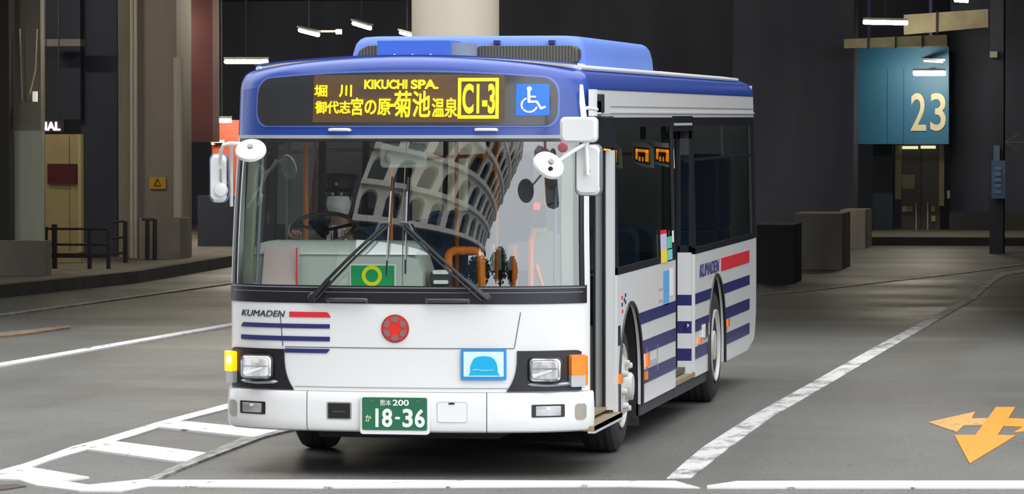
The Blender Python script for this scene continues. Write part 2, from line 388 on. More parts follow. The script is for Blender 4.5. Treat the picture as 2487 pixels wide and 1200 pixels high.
# --- bumper
mb = MB()
def bump_patch(sa, sb, nu):
    prof = [(.302, -.05), (.303, -.015), (.315, .012), (.335, .024), (.40, .028), (.50, .026), (.562, .022), (.572, .014), (.573, -.01)]
    def fn(u, v):
        i = int(round(v*(len(prof)-1))); return surf(sa+(sb-sa)*u, prof[i][0], prof[i][1])
    mb.grid(fn, nu, len(prof)-1, WHITE)
bump_patch(-sY(.55), sX(-.627), 26); bump_patch(sX(-.622), sX(.594), 30); bump_patch(sX(.599), sY(.41), 26)
patch(mb, -sY(.5), sY(.3), .31, .56, DARK, .02, -.03, nu=50)
mb.build('bumper', bus)
mb = MB()
rpatch(mb, sX(-.484), sX(-.312), .387, .504, mat('recess_rim', (.3, .3, .3), .5), .01, .004, .027); rpatch(mb, sX(-.474), sX(-.322), .395, .496, mat('recess_black', (.01, .01, .01), .5), .008, .004, .029)
rpatch(mb, sX(-.44), sX(-.355), .435, .445, mat('hook_grey', (.06, .06, .06), .4), .004, .006, .03)
mb.build('towing_recess', bus)
mb = MB()
rpatch(mb, sX(.267), sX(.468), .374, .512, GREY, .02, .003, .026); rpatch(mb, sX(.270), sX(.465), .377, .509, WHITE, .018, .004, .027); rpatch(mb, sX(.345), sX(.385), .496, .508, BLACK, .004, .004, .03)
mb.build('towing_cover', bus)
for x0, x1 in ((-1.115, -.922), (.884, 1.083)):                                        # fog lamps
    f = MB(); rpatch(f, sX(x0), sX(x1), .408, .493, BLACK, .008, .006, .026); o = f.build('fog_lamp', bus)
    f = MB(); rpatch(f, sX(x0+.025), sX(x1-.025), .418, .483, REFL, .006, .008, .030)
    rpatch(f, sX((x0+x1)/2-.012), sX((x0+x1)/2+.012), .46, .476, PWHITE, .004, .006, .036); f.build('lens', o)
for sg in (-1, 1):
    f = MB(); a, b = sorted((sX(1.145)*sg, sX(1.205)*sg)); rpatch(f, a, b, .385, .493, mat('side_lamp', (.34, .32, .27), .2, coat=.6), .025, .01, .024, nseg=16); f.build('cornering_lamp', bus)
# --- headlamp clusters
for sg in (-1, 1):
    f = MB(); top, bot = .852, .580
    prof = []                                    # inner edge leans and flares
    def inner(v): return .795-.07*(1-v)**3.0
    def fn(u, v, o=0, sg=sg):
        xi = inner(v); si = sX(xi); so = sX(1.205) if sg < 0 else sX(1.19); s = si+(so-si)*u
        h = bot+(top-bot)*v; 
        if u > .9: h -= .012*((u-.9)/.1)**2*(v)
        return surf(sg*s, h, .012+o)
    f.grid(fn, 18, 12, BLACK, .012); bz = f.build('headlamp_bezel', bus)
    x0, x1 = (-1.095, -.885) if sg < 0 else (.882, 1.092)
    xm = (x0+x1)/2; zc = .727; yb = surf(sX(xm), zc).y
    f = MB(); yo = surf(sX(x0 if sg > 0 else x1), zc).y-.012
    f.prism(rrect(x0-.012, .643, x1+.012, .812, .04, 6), yo-.03, yo+.06, BLACK, .01)
    f.prism(rrect(x0, .652, x1, .803, .032, 6), yo-.045, yo-.02, CHROME, .012)
    f.prism(rrect(x0+.012, .662, x1-.012, .793, .024, 6), yo-.052, yo-.03, CLEAR, .012)
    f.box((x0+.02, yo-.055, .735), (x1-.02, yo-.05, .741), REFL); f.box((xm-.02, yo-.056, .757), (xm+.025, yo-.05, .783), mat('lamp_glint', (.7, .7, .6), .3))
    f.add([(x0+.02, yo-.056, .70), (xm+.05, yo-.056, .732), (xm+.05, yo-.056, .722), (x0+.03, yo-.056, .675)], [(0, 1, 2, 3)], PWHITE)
    f.build('headlamp', bz)
    f = MB(); pts = [surf(sX(x), .622+abs(x-xm)*.06, .02) for x in np.linspace(x0-.02, x1+.04, 12)] if sg > 0 else [surf(sX(x), .622+abs(x-xm)*.06, .02) for x in np.linspace(x0-.02, x1+.05, 12)]
    f.tube(pts, [.004]+[.013]*10+[.004], mat('bezel_shine', (.35, .37, .42), .25, .4), 8); f.build('bezel_fin', bz)
    # indicator, wraps the corner
    a, b = (sX(1.115), sX(1.195)) if sg > 0 else (sX(1.16), sX(1.230))
    f = MB(); s0, s1 = sorted((a*sg, b*sg)); rpatch(f, s0, s1, .607, .692, mat('clear_white_lens', (.5, .5, .5), .15, coat=.5), .012, .035, .012, nseg=14)
    o = f.build('front_marker', bus, label='turn signal and position lamp with amber over clear lens')
    s2 = s1 if sg > 0 else s0
    f = MB(); rpatch(f, s0, s1, .685, .822, AMBER if sg > 0 else AMBERON, .015, .038, .012, nseg=14); 
    e0, e1 = (s1-.004, s1+.035) if sg > 0 else (s0-.035, s0+.004)
    rpatch(f, e0, e1, .612, .812, AMBER, .01, .02, .004, nseg=6)
    f.build('amber_lens', o, label='lit amber lens' if sg < 0 else 'amber lens, off but given a faint glow')
    if sg < 0:
        p = surf(s0+(s1-s0)*.7, .765, .046); f = MB()
        f.lathe([(0.0, -.03), (.02, -.022), (.026, 0), (.02, .022), (0.0, .03)], p, (0, 0, 1), BULB, 16); f.build('bulb', o)
# --- number plate
mb = MB(); mb.rbox((-.252, -.052, .292), (.222, -.03, .548), WHITE, .022, 4); pf = mb.build('plate_holder', bus)
mb = MB(); mb.rbox((-.234, -.058, .322), (.208, -.050, .541), GREEN, .012, 3)
for x in (-.165, .145): mb.lathe([(.006, 0), (.005, -.004), (0, -.004)], (x, -.058, .52), (0, 1, 0), CHROME, 10)
def flat(x0, x1, z0, z1, y=-.058): return lambda u, v, k: Vector((x0+(x1-x0)*u, y-.003*k, z0+(z1-z0)*v))
put_text(mb, '熊本', flat(-.112, -.035, .485, .528), PWHITE, .014); put_text(mb, '200', flat(-.025, .085, .487, .527), PWHITE, .02)
put_text(mb, 'か', flat(-.212, -.172, .378, .425), mat('plate_ochre', (.75, .8, .55), .5), .02)
def dig(x, ch, wd=.07):
    put_text(mb, ch, flat(x, x+wd, .343, .467), PWHITE, .028)
mb.box((-.143, -.0605, .343), (-.122, -.058, .467), PWHITE); dig(-.098, '8'); mb.box((-.008, -.0605, .396), (.024, -.058, .412), PWHITE); dig(.042, '3'); dig(.125, '6', .068)
mb.build('number_plate', pf)
# --- blue notice
mb = MB(); rpatch(mb, sX(.426), sX(.725), .658, .866, mat('notice_blue', (.02, .27, .68), .5), .008, .006, .012); nb = mb.build('notice_board', bus)
mb = MB(); rpatch(mb, sX(.444), sX(.707), .682, .848, mat('notice_pale', (.66, .86, .90), .5), .006, .003, .018)
arc_plate(mb, [(.478, .69), (.682, .69), (.668, .715), (.668, .745), (.660, .775), (.645, .80), (.62, .815), (.576, .82), (.535, .815), (.51, .80), (.498, .775), (.488, .745), (.49, .715)], mat('notice_cyan', (.0, .42, .74), .5), .022, .002)
arc_plate(mb, [(.505, .722), (.53, .727), (.57, .72), (.645, .724), (.645, .730), (.57, .728), (.53, .734), (.505, .730)], mat('notice_line', (.25, .65, .85), .5), .025, .001)
mb.build('notice_print', nb)
# --- black band under the windscreen, wiper gear
mb = MB(); patch(mb, -sX(1.222), sX(1.222), 1.165, 1.285, BLACK, .03, .006, nu=60)
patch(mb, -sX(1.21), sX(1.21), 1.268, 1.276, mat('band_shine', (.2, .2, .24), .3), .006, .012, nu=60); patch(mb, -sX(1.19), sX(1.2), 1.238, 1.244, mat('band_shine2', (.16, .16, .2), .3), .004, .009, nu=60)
mb.build('lower_band', bus)
for x0, x1 in ((-.477, -.209), (.198, .477)):
    f = MB(); z = 1.192; pts = [surf(sX(x0), z-.012, .006), surf(sX(x0), z, .035), surf(sX(x0+.02), z, .045), surf(sX(x1-.02), z, .045), surf(sX(x1), z, .035), surf(sX(x1), z-.012, .006)]
    f.tube(pts, .013, mat('handle_black', (.05, .05, .06), .25), 10); f.build('grab_handle', bus)
for x0, x1 in ((-.508, -.368), (.508, .648)):
    f = MB(); z = 2.325; f.tube([surf(sX(x0), z, .004), surf(sX(x0), z, .02), surf(sX(x0+.02), z, .03), surf(sX(x1-.02), z, .03), surf(sX(x1), z, .02), surf(sX(x1), z, .004)], .011, WHITE, 10); f.build('upper_handle', bus)
# --- windscreen
def ws_edge(sg, h): return .0
mb = MB(); patch(mb, -sX(1.2), sX(1.2), 1.285, 2.262, WS, 0, -.006, nu=70, nv=24); mb.build('windscreen', bus)
mb = MB()
patch(mb, -sX(1.212), -sX(1.19), 1.28, 2.27, BLACK, .02, .003, nu=2); patch(mb, sX(1.19), sX(1.212), 1.28, 2.27, BLACK, .02, .003, nu=2)
patch(mb, -sX(1.21), sX(1.21), 2.252, 2.268, BLACK, .02, .003, nu=60); patch(mb, -sX(1.215), sX(1.215), 2.268, 2.292, GREY, .02, .006, nu=60)
patch(mb, sX(.028), sX(.034), 1.28, 2.26, mat('joint_grey', (.12, .13, .13), .4), .006, .002, nu=1)
mb.build('windscreen_seal', bus)
# --- pillars (corner)
mb = MB(); patch(mb, -sY(.55), -sX(1.212), 1.17, 2.29, WHITE, .03, 0, nu=8); mb.build('corner_pillar', bus)
mb = MB(); patch(mb, sX(1.212), sY(.40), 1.17, 2.29, WHITE, .03, 0, nu=5); mb.build('corner_pillar', bus)
# --- header
mb = MB()
patch(mb, -sY(.52), sY(.52), 2.29, 2.60, BLUE, .04, 0, nu=80); patch(mb, -sY(.52), sY(.52), 2.60, 2.82, BLUE, .03, 0, nu=80, nv=10)
rpatch(mb, sX(-1.075), sX(1.06), 2.345, 2.662, mat('recess_edge', (.11, .17, .5), .35), .10, .006, .0); mb.build('header', bus)
mb = MB(); rpatch(mb, sX(-1.06), sX(1.045), 2.357, 2.652, SIGNBK, .10, .006, .006); sgn = mb.build('display_window', bus)
LX0, LX1 = -.635, .70
def ledf(x0, x1, z0, z1):                        # heights above are z at x=0 crown included: solve back
    def f(u, v, k):
        x = x0+(x1-x0)*u; z = z0+(z1-z0)*v; h = z
        for _ in range(6): h += z-surf(sX(x), h).z
        return surf(sX(x), h, .016+.004*k)
    return f
mb = MB()
def lfn(u, v, o=0):
    p = ledf(LX0, LX1, 2.375, 2.695)(u, v, 0); return p+Vector((0, -o-.0+.002, 0))
mb.grid(lambda u, v: lfn(u, v), 30, 6, LEDBG); led = mb.build('led_panel', bus)
def fcam(px, py): q = at(px, py, .14 if py > 240 else .17); return q.x, q.z
def ledtext(t, px0, py0, px1, py1, bold=.03, m=LED, name='led_text', par=led):
    x0, z1 = fcam(px0, py0); x1, z0 = fcam(px1, py1); f = MB(); put_text(f, t, ledf(x0, x1, z0, z1), m, bold); f.build(name, par)
for t, a, b, c, d, bo in (('堀', 756, 207, 789, 236, .03), ('川', 819, 207, 851, 236, .04), ('御代志', 756, 246, 848, 277, .03), ('宮の原', 849, 238, 948, 281, .035),
                      ('菊池', 956, 221, 1046, 286, .03), ('温泉', 1050, 238, 1112, 286, .03), ('KIKUCHI', 882, 195, 989, 217, .035), ('SPA.', 998, 195, 1066, 217, .035), ('C1-3', 1125, 204, 1202, 277, .03)):
    ledtext(t, a, b, c, d, bo)
ledtext('-', 937, 253, 958, 260)
x0, z1 = fcam(1114, 191); x1, z0 = fcam(1211, 289)
f = MB(); t = .022
for a in ((x0, x1, z0, z0+t), (x0, x1, z1-t, z1), (x0, x0+t, z0, z1), (x1-t, x1, z0, z1)):
    g = ledf(*a); f.grid(lambda u, v, g=g: g(u, v, 1), 6, 2, LED)
f.build('route_frame', led)
# wheelchair badge
mb = MB(); x0, z1 = fcam(1254, 205); x1, z0 = fcam(1329, 281); g = ledf(x0, x1, z0, z1)
mb.grid(lambda u, v: g(u, v, 0), 6, 6, BADGE); bd = mb.build('wheelchair_badge', bus)
mb = MB()
def stroke(pts, wd):
    for (a, b), (c, d) in zip(pts, pts[1:]):
        L = math.hypot(c-a, d-b); nx, ny = -(d-b)/L*wd/2, (c-a)/L*wd/2
        q = [(a+nx, b+ny), (c+nx, d+ny), (c-nx, d-ny), (a-nx, b-ny)]; mb.add([g(x, y, 1) for x, y in q], [(0, 1, 2, 3)], PWHITE)
        mb.add([g(c+wd/2*math.cos(t*PI/6), d+wd/2*math.sin(t*PI/6), 1) for t in range(12)], [tuple(range(12))], PWHITE)
mb.add([g(.40+.08*math.cos(t*PI/8), .85+.08*math.sin(t*PI/8), 1) for t in range(16)], [tuple(range(16))], PWHITE)
stroke([(.385, .80), (.385, .68), (.39, .44)], .09); stroke([(.40, .60), (.58, .60)], .06); stroke([(.39, .44), (.63, .44), (.75, .22), (.86, .27)], .075)
stroke([(.40+.235*math.cos(R(a))-.0, .335+.225*math.sin(R(a))) for a in range(110, 345, 12)], .06); mb.build('wheelchair_symbol', bd)
# --- roof
mb = MB()
def roof(u, v, o=0):
    s = sY(.45)+(sY(LEN-.1)-sY(.45))*u; a = surf(s, 2.80); x = a.x*(1-2*v); return Vector((x, a.y, 2.752+CR*(1-(x/W0)**2)+o-.006*(abs(2*v-1) > .97)))
mb.grid(roof, 40, 16, GREYW, .03)
def rooff(u, v, o=0):
    x = 1.12*(1-2*v); a = surf(sX(x) if abs(x) < 1.19 else sX(1.19), 2.82); y = a.y+(.62-a.y)*u; return Vector((x, y, 2.757+CR*(1-(x/W0)**2)+o+.004))
mb.grid(rooff, 4, 24, BLUE, .01)
mb.build('roof', bus)
# --- flanks
def flank(mb, sg):
    s = lambda Y: sg*sY(Y)
    def P(y0, y1, a, b, m, th=.03, off=0): patch(mb, s(y0), s(y1), a, b, m, th, off, nu=max(1, int((y1-y0)/.3)))
    def arch(yc, y0, y1, zt, m):
        for ya, yb in ((y0, yc-AR), (yc+AR, y1)):
            if yb > ya+.01: P(ya, yb, .30, zt, m)
        n = 28
        def fn(u, v, o=0): 
            Y = yc-AR*math.cos(PI*u); z0 = WR+math.sqrt(max(0, AR**2-(Y-yc)**2)); z0 = max(z0, .478 if 0 < u < 1 else .30); return surf(s(Y), z0+(zt-z0)*v, o)
        mb.grid(fn, n, 3, m, .03)
        for j in (0, 1):
            pass
    def stripe(ya, yb, a, b, m, arches=()):
        cuts = [(ya, None)]
        def fn(u, v, o=0):
            h = a+(b-a)*v; y0, y1 = ya, yb
            if arches and arches[0] is not None: y0 = arches[0]+math.sqrt(max(0, (AR+.02)**2-(h-WR)**2)) if h > WR else arches[0]+AR+.02
            if arches and arches[1] is not None: y1 = arches[1]-(math.sqrt(max(0, (AR+.02)**2-(h-WR)**2)) if h > WR else AR+.02)
            return surf(s(y0+(y1-y0)*u), h, .004+o)
        mb.grid(fn, 6, 4, m, .003)
    zt = 1.30
    if sg > 0:
        P(1.66, 1.73, .30, zt, WHITE); arch(AX1, 1.73, 4.85, zt, WHITE); P(6.07, AX2-AR, .30, zt, WHITE); arch(AX2, AX2-AR, 9.9, zt, WHITE)
    else:
        P(.55, AX1-AR, .30, zt, WHITE); arch(AX1, AX1-AR, AX2-AR, zt, WHITE); arch(AX2, AX2-AR, 9.9, zt, WHITE)
    # tail with a rising corner
    def tail(u, v, o=0):
        Y = 9.9+(LEN-9.9)*u; z0 = .30+.10*u+.22*max(0, (u-.75)/.25)**2; return surf(s(Y), z0+(zt-z0)*v, o)
    mb.grid(tail, 8, 6, WHITE, .03)
    S3 = ((.892, .979), (.667, .766), (.445, .545))
    for a, b in S3:
        if sg > 0: stripe(AX1, 4.84, a, b, NAVY, (AX1, None)); stripe(6.08, AX2, a, b, NAVY, (None, AX2))
        else: stripe(AX1, AX2, a, b, NAVY, (AX1, AX2))
        stripe(AX2, 10.05, a, b, NAVY, (AX2, None))
    stripe(7.86, 10.03, 1.095, 1.205, RED)
for sg in (1, -1):
    mb = MB(); flank(mb, sg); side = mb.build('side_panel', bus)
    mb = MB(); s = lambda Y: sg*sY(Y)
    def P(y0, y1, a, b, m, th=.03, off=0, nu=None): patch(mb, s(y0), s(y1), a, b, m, th, off, nu=nu or max(1, int((y1-y0)/.4)))
    P(.52, LEN, 2.41, 2.605, GREYW); P(.52, LEN, 2.485, 2.491, GREY, .004, .005); P(.52, LEN, 2.44, 2.452, GREYW, .01, .012)
    P(.52, LEN, 2.605, 2.72, BLUE); P(.52, LEN, 2.72, 2.80, BLUE, .02, -.002); P(.52, LEN, 2.60, 2.606, NAVY, .004, .003)
    mb.build('upper_panel', bus)
    mb = MB(); pts = [surf(s(Y), 2.775, .0)+Vector((0, 0, .01)) for Y in np.linspace(.55, LEN-.5, 12)]; mb.tube(pts, .017, WHITE, 8); mb.build('rain_gutter', bus)
# windows: posts, frames, glass
BF = mat('window_frame_black', (.012, .014, .02), .35)
def window_block(sg, Y0, Y1, posts, zb=1.30, zt=2.41, names='side_window'):
    s = lambda Y: sg*sY(Y)
    fr = MB()
    for a, b in ((zb, zb+.05), (zt-.07, zt)): patch(fr, s(Y0), s(Y1), a, b, BF, .03, .002, nu=max(2, int((Y1-Y0)/.4)))
    edges = [Y0]+list(posts)+[Y1]
    for i, p in enumerate(edges):
        hw = .04; a = p-(0 if i == 0 else hw); b = p+(0 if i == len(edges)-1 else hw)
        if i == 0: b = p+.06
        if i == len(edges)-1: a = p-.06
        patch(fr, s(a), s(b), zb, zt, BF, .03, .003, nu=1)
    wf = fr.build('window_frame', bus)
    for a, b in zip(edges, edges[1:]):
        g = MB(); patch(g, s(a), s(b), zb+.04, zt-.06, SG, 0, -.008, nu=3, nv=3); g.build(names, wf)
window_block(1, 1.66, 4.85, ()); window_block(1, 6.07, 10.35, ()); window_block(-1, .62, 10.35, (1.6, 3.2, 4.8, 6.4, 8.2))
mb = MB(); patch(mb, sY(10.35), sY(LEN), 1.30, 2.41, BF, .03, 0, nu=2)
mb.build('window_corner', bus); mb = MB(); patch(mb, -sY(LEN), -sY(10.35), 1.30, 2.41, BF, .03, 0, nu=2); mb.build('window_corner', bus); mb = MB(); patch(mb, -sY(.62), -sY(.55), 1.17, 2.41, WHITE, .03, 0, nu=1); patch(mb, -sY(.55), -sY(.5), 2.29, 2.41, BLUE, .03, 0, nu=1)
mb.build('window_corner', bus)
f = MB(); patch(f, sY(6.12), sY(10.3), 2.055, 2.075, BF, .02, .004, nu=6); patch(f, sY(8.18), sY(8.22), 2.07, 2.36, BF, .02, .004, nu=1); f.build('window_transom', bus)
# door header rails
mb = MB(); patch(mb, sY(.40), sY(1.66), 2.20, 2.42, BF, .04, 0, nu=4); mb.build('door_header', bus); mb = MB(); patch(mb, sY(4.83), sY(6.09), 2.30, 2.42, BF, .04, .004, nu=4); patch(mb, sY(4.9), sY(6.0), 2.345, 2.365, ALU, .004, .01, nu=4); mb.build('door_header', bus)
# rear face
mb = MB(); mb.grid(lambda u, v, o=0: Vector((-1.2+2.4*u, LEN+.10-(abs(u-.5)*2)**6*.1+o*-1, .5+2.2*v)), 16, 4, WHITE, .03); mb.build('rear_panel', bus)
# marks on flank: kerb stickers, lettering, side lamps
def side_at(px, py): q = CAMPOS; d = _fw+_r*((px-1243.5)/FPX)+_u*((600-py)/FPX); k = (W0-.004-q.x)/d.x; return q+d*k
def sfl(px0, py0, px1, py1):
    a = side_at(px0, py0); b = side_at(px1, py1); return a.y, b.y, min(a.z, b.z), max(a.z, b.z)
mb = MB(); put_text(mb, 'KUMADEN', lambda u, v, k: surf(sY(6.35+1.32*u), 1.10+.105*v, .005+.004*k), NAVY, 0, .2); mb.build('lettering', bus)
def sticker(name, Y0, Y1, z0, z1, m, off=.004, label=None):
    f = MB(); patch(f, sY(Y0), sY(Y1), z0, z1, m, .002, off, nu=2, nv=2); f.build(name, bus, label=label)
sticker('notice_strip', 4.12, 4.42, .97, 1.235, mat('sticker_blue', (.10, .38, .75), .5), label='pale blue strip beside the middle door')
sticker('notice_strip', 4.46, 4.68, 1.03, 1.24, PWHITE, label='white notice sheet')
for k in range(7): sticker('notice_strip', 3.85, 4.06, 1.01+.03*k, 1.025+.03*k, mat('ink_dots', (.25, .3, .42) if k % 2 else (.5, .32, .3), .6)) if k in (0, 3) else None
for (y, z, c) in ((1.86, 1.12, 'red'), (1.86, 1.07, 'blue'), (1.97, 1.10, 'blue'), (2.03, 1.13, 'blue'), (2.03, 1.08, 'blue'), (1.88, 1.02, 'red')):
    sticker('dot_mark', y, y+.05, z, z+.025, RED if c == 'red' else NAVY)
sticker('vent_grille', 1.69, 1.80, .80, .94, BLACK)
for (y, z, h) in ((3.12, .565, .10), (3.02, .475, .06), (1.69, .53, .07), (6.28, .56, .05), (8.25, .60, .06)):
    f = MB(); patch(f, sY(y), sY(y+.10), z, z+h, AMBER, .02, .02, nu=1, nv=1); f.build('side_marker', bus)
f = MB(); patch(f, sY(3.2), sY(3.75), .56, .60, mat('flap_grey', (.45, .45, .45), .5), .004, .006, nu=2); patch(f, sY(3.15), sY(3.16), .5, .70, GREY, .004, .006, nu=1); patch(f, sY(3.75), sY(3.765), .5, .70, GREY, .004, .006, nu=1); f.build('fuel_flap', bus)
f = MB(); patch(f, sY(6.5), sY(6.95), .60, .70, PWHITE, .01, .012, nu=1); patch(f, sY(6.62), sY(6.83), .59, .71, CHROME, .014, .02, nu=1); f.build('latch_plate', bus)
# window stickers
gy = -.002
def wst(Y0, Y1, z0, z1, m): 
    f = MB(); patch(f, sY(Y0), sY(Y1), z0, z1, m, .002, .006, nu=1); f.build('window_sticker', bus)
wst(3.95, 4.3, 1.52, 1.55, RED); wst(3.95, 4.3, 1.40, 1.52, mat('st_violet', (.6, .55, .75), .5)); wst(3.96, 4.31, 1.30, 1.40, mat('st_yellow', (.9, .7, .05), .5))
wst(4.33, 4.6, 1.40, 1.49, mat('st_green', (.1, .6, .4), .5)); wst(4.34, 4.62, 1.31, 1.39, mat('st_teal', (.2, .6, .65), .5)); wst(4.63, 4.73, 1.44, 1.53, PWHITE)
# skirt
mb = MB(); 
for a, b in ((AX1+AR+.01, 4.85), (6.07, AX2-AR-.01)): patch(mb, sY(a), sY(b), .215, .305, mat('skirt_dark', (.05, .052, .06), .6), .03, -.015, nu=4)
patch(mb, sY(4.85), sY(6.07), .215, .32, mat('skirt_dark', (0, 0, 0)), .03, -.01, nu=3)
mb.build('skirt', bus)
for yc in (AX1, AX2):
    for sg in (1, -1):
        f = MB(); pts = [surf(sg*sY(yc-AR*math.cos(t)), WR+AR*math.sin(t), .004) for t in np.linspace(0, PI, 28)]; pts = [surf(sg*sY(yc-AR), .30, .004)]+pts+[surf(sg*sY(yc+AR), .30, .004)]
        f.tube(pts, .012, BLACK, 8)
        xi, xo = (W0-.62)*sg, (W0-.035)*sg
        def wl(u, v, yc=yc, xi=xi, xo=xo):
            t = PI*u; return Vector((xi+(xo-xi)*v, yc-(AR+.01)*math.cos(t), max(WR+(AR+.01)*math.sin(t), .3)))
        f.grid(wl, 24, 2, RUBBER); f.box((min(xi, xi-.02*sg), yc-AR, .3), (max(xi, xi-.02*sg), yc+AR, WR+AR), DARK)
        f.build('wheel_arch', bus)
# mud flap behind front wheel
f = MB(); f.box((W0-.32, AX1+AR+.01, .14), (W0-.03, AX1+AR+.035, .5), RUBBER); f.build('mud_flap', bus)
# --- wheels
def wheel(sg, yc, rear):
    xo = sg*(W0-.075) if sg > 0 else -(W0-.075); wd = .275 if not rear else .56; xc = xo-sg*wd/2
    xo = sg*(W0-.062 if not rear else W0-.006); xc = xo-sg*wd/2
    c = Vector((xc, yc, WR)); h = wd/2; f = MB()
    f.lathe([(.29, -h+.02), (.35, -h), (.42, -h+.005), (.462, -h+.03), (.475, -h+.06), (.478, 0), (.475, h-.06), (.462, h-.03), (.42, h-.005), (.35, h), (.29, h-.02)], c, (sg, 0, 0), TYRE, 56)
    for k in ((-.06, .0, .06) if not rear else (-.2, -.14, -.08, .08, .14, .2)):
        f.lathe([(.4785, k-.006), (.4785, k+.006)], c, (sg, 0, 0), BLACK, 56)
    o = f.build('wheel', bus, label='rear wheel with plain white dished rim' if rear else 'front wheel with white rim and protruding nuts')
    f = MB(); RIM = mat('rim_white', (.66, .66, .63), .4, noise=(8, (.52, .51, .47), 4))
    if rear: prof = [(.30, h-.03), (.305, h+.004), (.292, h+.006), (.278, h-.012), (.24, h-.022), (.16, h-.03), (.13, h-.028), (.12, h-.008), (.0, h-.004)]
    else: prof = [(.30, h-.03), (.305, h+.004), (.292, h+.006), (.27, h-.03), (.235, h-.01), (.20, h+.02), (.15, h+.03), (.10, h+.03), (.095, h+.065), (.08, h+.08), (0, h+.085)]
    f.lathe(prof, c, (sg, 0, 0), RIM, 48); rm = f.build('rim', o)
    if not rear:
        for k in range(8):
            a = 2*PI*k/8+.2; q = c+Vector((sg*(h+.03), .168*math.cos(a), .168*math.sin(a))); g = MB()
            g.lathe([(.024, -.02), (.024, .012), (.019, .03), (0, .034)], q, (sg, 0, 0), RIM, 12); g.build('wheel_nut', o)
for sg in (1, -1): wheel(sg, AX1, False); wheel(sg, AX2, True)
# --- underbody, floor, interior shell
mb = MB(); mb.box((-.62, .35, .24), (.62, LEN-.4, .34), DARK); mb.box((-1.1, AX1+AR+.05, .24), (1.1, AX2-AR-.05, .34), DARK); mb.box((-1.15, AX2+AR+.05, .4), (1.15, LEN-.3, 1.0), DARK)
mb.box((-1.15, .45, .33), (.62, AX1-AR-.05, .36), DARK); mb.box((-.5, AX1-.1, .36), (.5, AX1+.1, .62), DARK); mb.tube([(-1.0, AX1, .48), (1.0, AX1, .48)], .07, DARK, 10); mb.tube([(-1.0, AX2, .48), (1.0, AX2, .48)], .09, DARK, 10)
mb.build('chassis', bus)
mb = MB(); FL = mat('cabin_floor', (.10, .095, .09), .7)
mb.box((-1.18, .5, .36), (.62, 1.7, .40), FL); mb.box((.62, .42, .36), (1.19, 1.66, .385), FLOORM); mb.box((-.60, 1.7, .36), (.60, 10.2, .40), FL)
mb.box((-1.15, 3.0, .355), (-.60, 6.9, .395), FL); mb.box((.60, 3.0, .355), (1.19, 6.9, .395), FL)
mb.box((-1.15, 8.2, .9), (1.15, 10.3, 1.0), FL); mb.build('cabin_floor', bus)
mb = MB(); mb.box((-1.14, .75, 2.42), (1.14, 10.3, 2.46), mat('cabin_ceiling', (.16, .16, .15), .7))
mb.box((-1.17, .55, 2.30), (1.17, .75, 2.46), INTD); mb.build('cabin_ceiling', bus)
mb = MB(); mb.box((.63, .335, .300), (W0+.035, 1.66, .335), FLOORM); mb.add([(W0+.035, .335, .335), (W0+.035, 1.66, .335), (W0+.035, 1.66, .290), (W0+.035, .335, .290)], [(0, 1, 2, 3)], ALU)
mb.box((W0-.01, .335, .286), (W0+.04, 1.66, .302), ALU); mb.build('entrance_step', bus)
mb = MB(); mb.box((.62, 4.87, .31), (W0+.005, 6.05, .345), FLOORM); mb.build('middle_step', bus)
# entrance: front jamb, folded door leaves at the rear edge
mb = MB(); mb.box((W0-.12, .42, .36), (W0-.03, .46, 2.2), BLACK); mb.box((W0-.5, .40, .39), (W0-.12, .46, 1.2), INTD); mb.build('door_jamb', bus)
DG = mat('door_trim_dark', (.03, .03, .03), .5)
def leafset(name, Yp, X0, X1, z0, z1, lower=None):
    """one folded leaf seen face on, in the plane Y = Yp"""
    f = MB(); f.box((X0, Yp, z0), (X0+.03, Yp+.035, z1), ALU); f.box((X1-.03, Yp, z0), (X1, Yp+.035, z1), ALU); f.box((X0, Yp, z0), (X1, Yp+.035, z0+.07), ALU); f.box((X0, Yp, z1-.05), (X1, Yp+.035, z1), ALU)
    o = f.build(name, bus); g = MB(); g.add([(X0+.03, Yp+.017, z0+.07), (X1-.03, Yp+.017, z0+.07), (X1-.03, Yp+.017, z1-.05), (X0+.03, Yp+.017, z1-.05)], [(0, 1, 2, 3)], SG); g.build('door_glass', o); return o
f = MB()
f.box((1.185, 1.50, .36), (1.235, 1.60, 2.18), WHITE); f.box((1.165, 1.46, .36), (1.185, 1.62, 2.18), BLACK); f.box((1.115, 1.50, .36), (1.163, 1.60, 2.18), ALU); f.box((1.10, 1.46, .36), (1.115, 1.62, 2.2), BLACK)
o = f.build('folding_door', bus)
f = MB(); f.box((.86, 1.50, .36), (.90, 1.55, 2.18), ALU); f.box((.86, 1.5, .36), (1.10, 1.55, .44), ALU); f.box((.86, 1.5, 2.1), (1.10, 1.55, 2.18), ALU); f.box((.90, 1.51, .44), (1.10, 1.54, .95), mat('door_lower', (.25, .27, .27), .5)); f.build('door_leaf', o)
f = MB(); f.add([(.90, 1.525, .95), (1.10, 1.525, .95), (1.10, 1.525, 2.1), (.90, 1.525, 2.1)], [(0, 1, 2, 3)], SG); f.build('door_glass', o)
f = MB(); f.tube([(1.03, 1.42, .7), (1.03, 1.42, 1.6)], .014, ALU, 8); f.box((1.01, 1.40, .66), (1.05, 1.5, .70), DG); f.build('door_handrail', o)
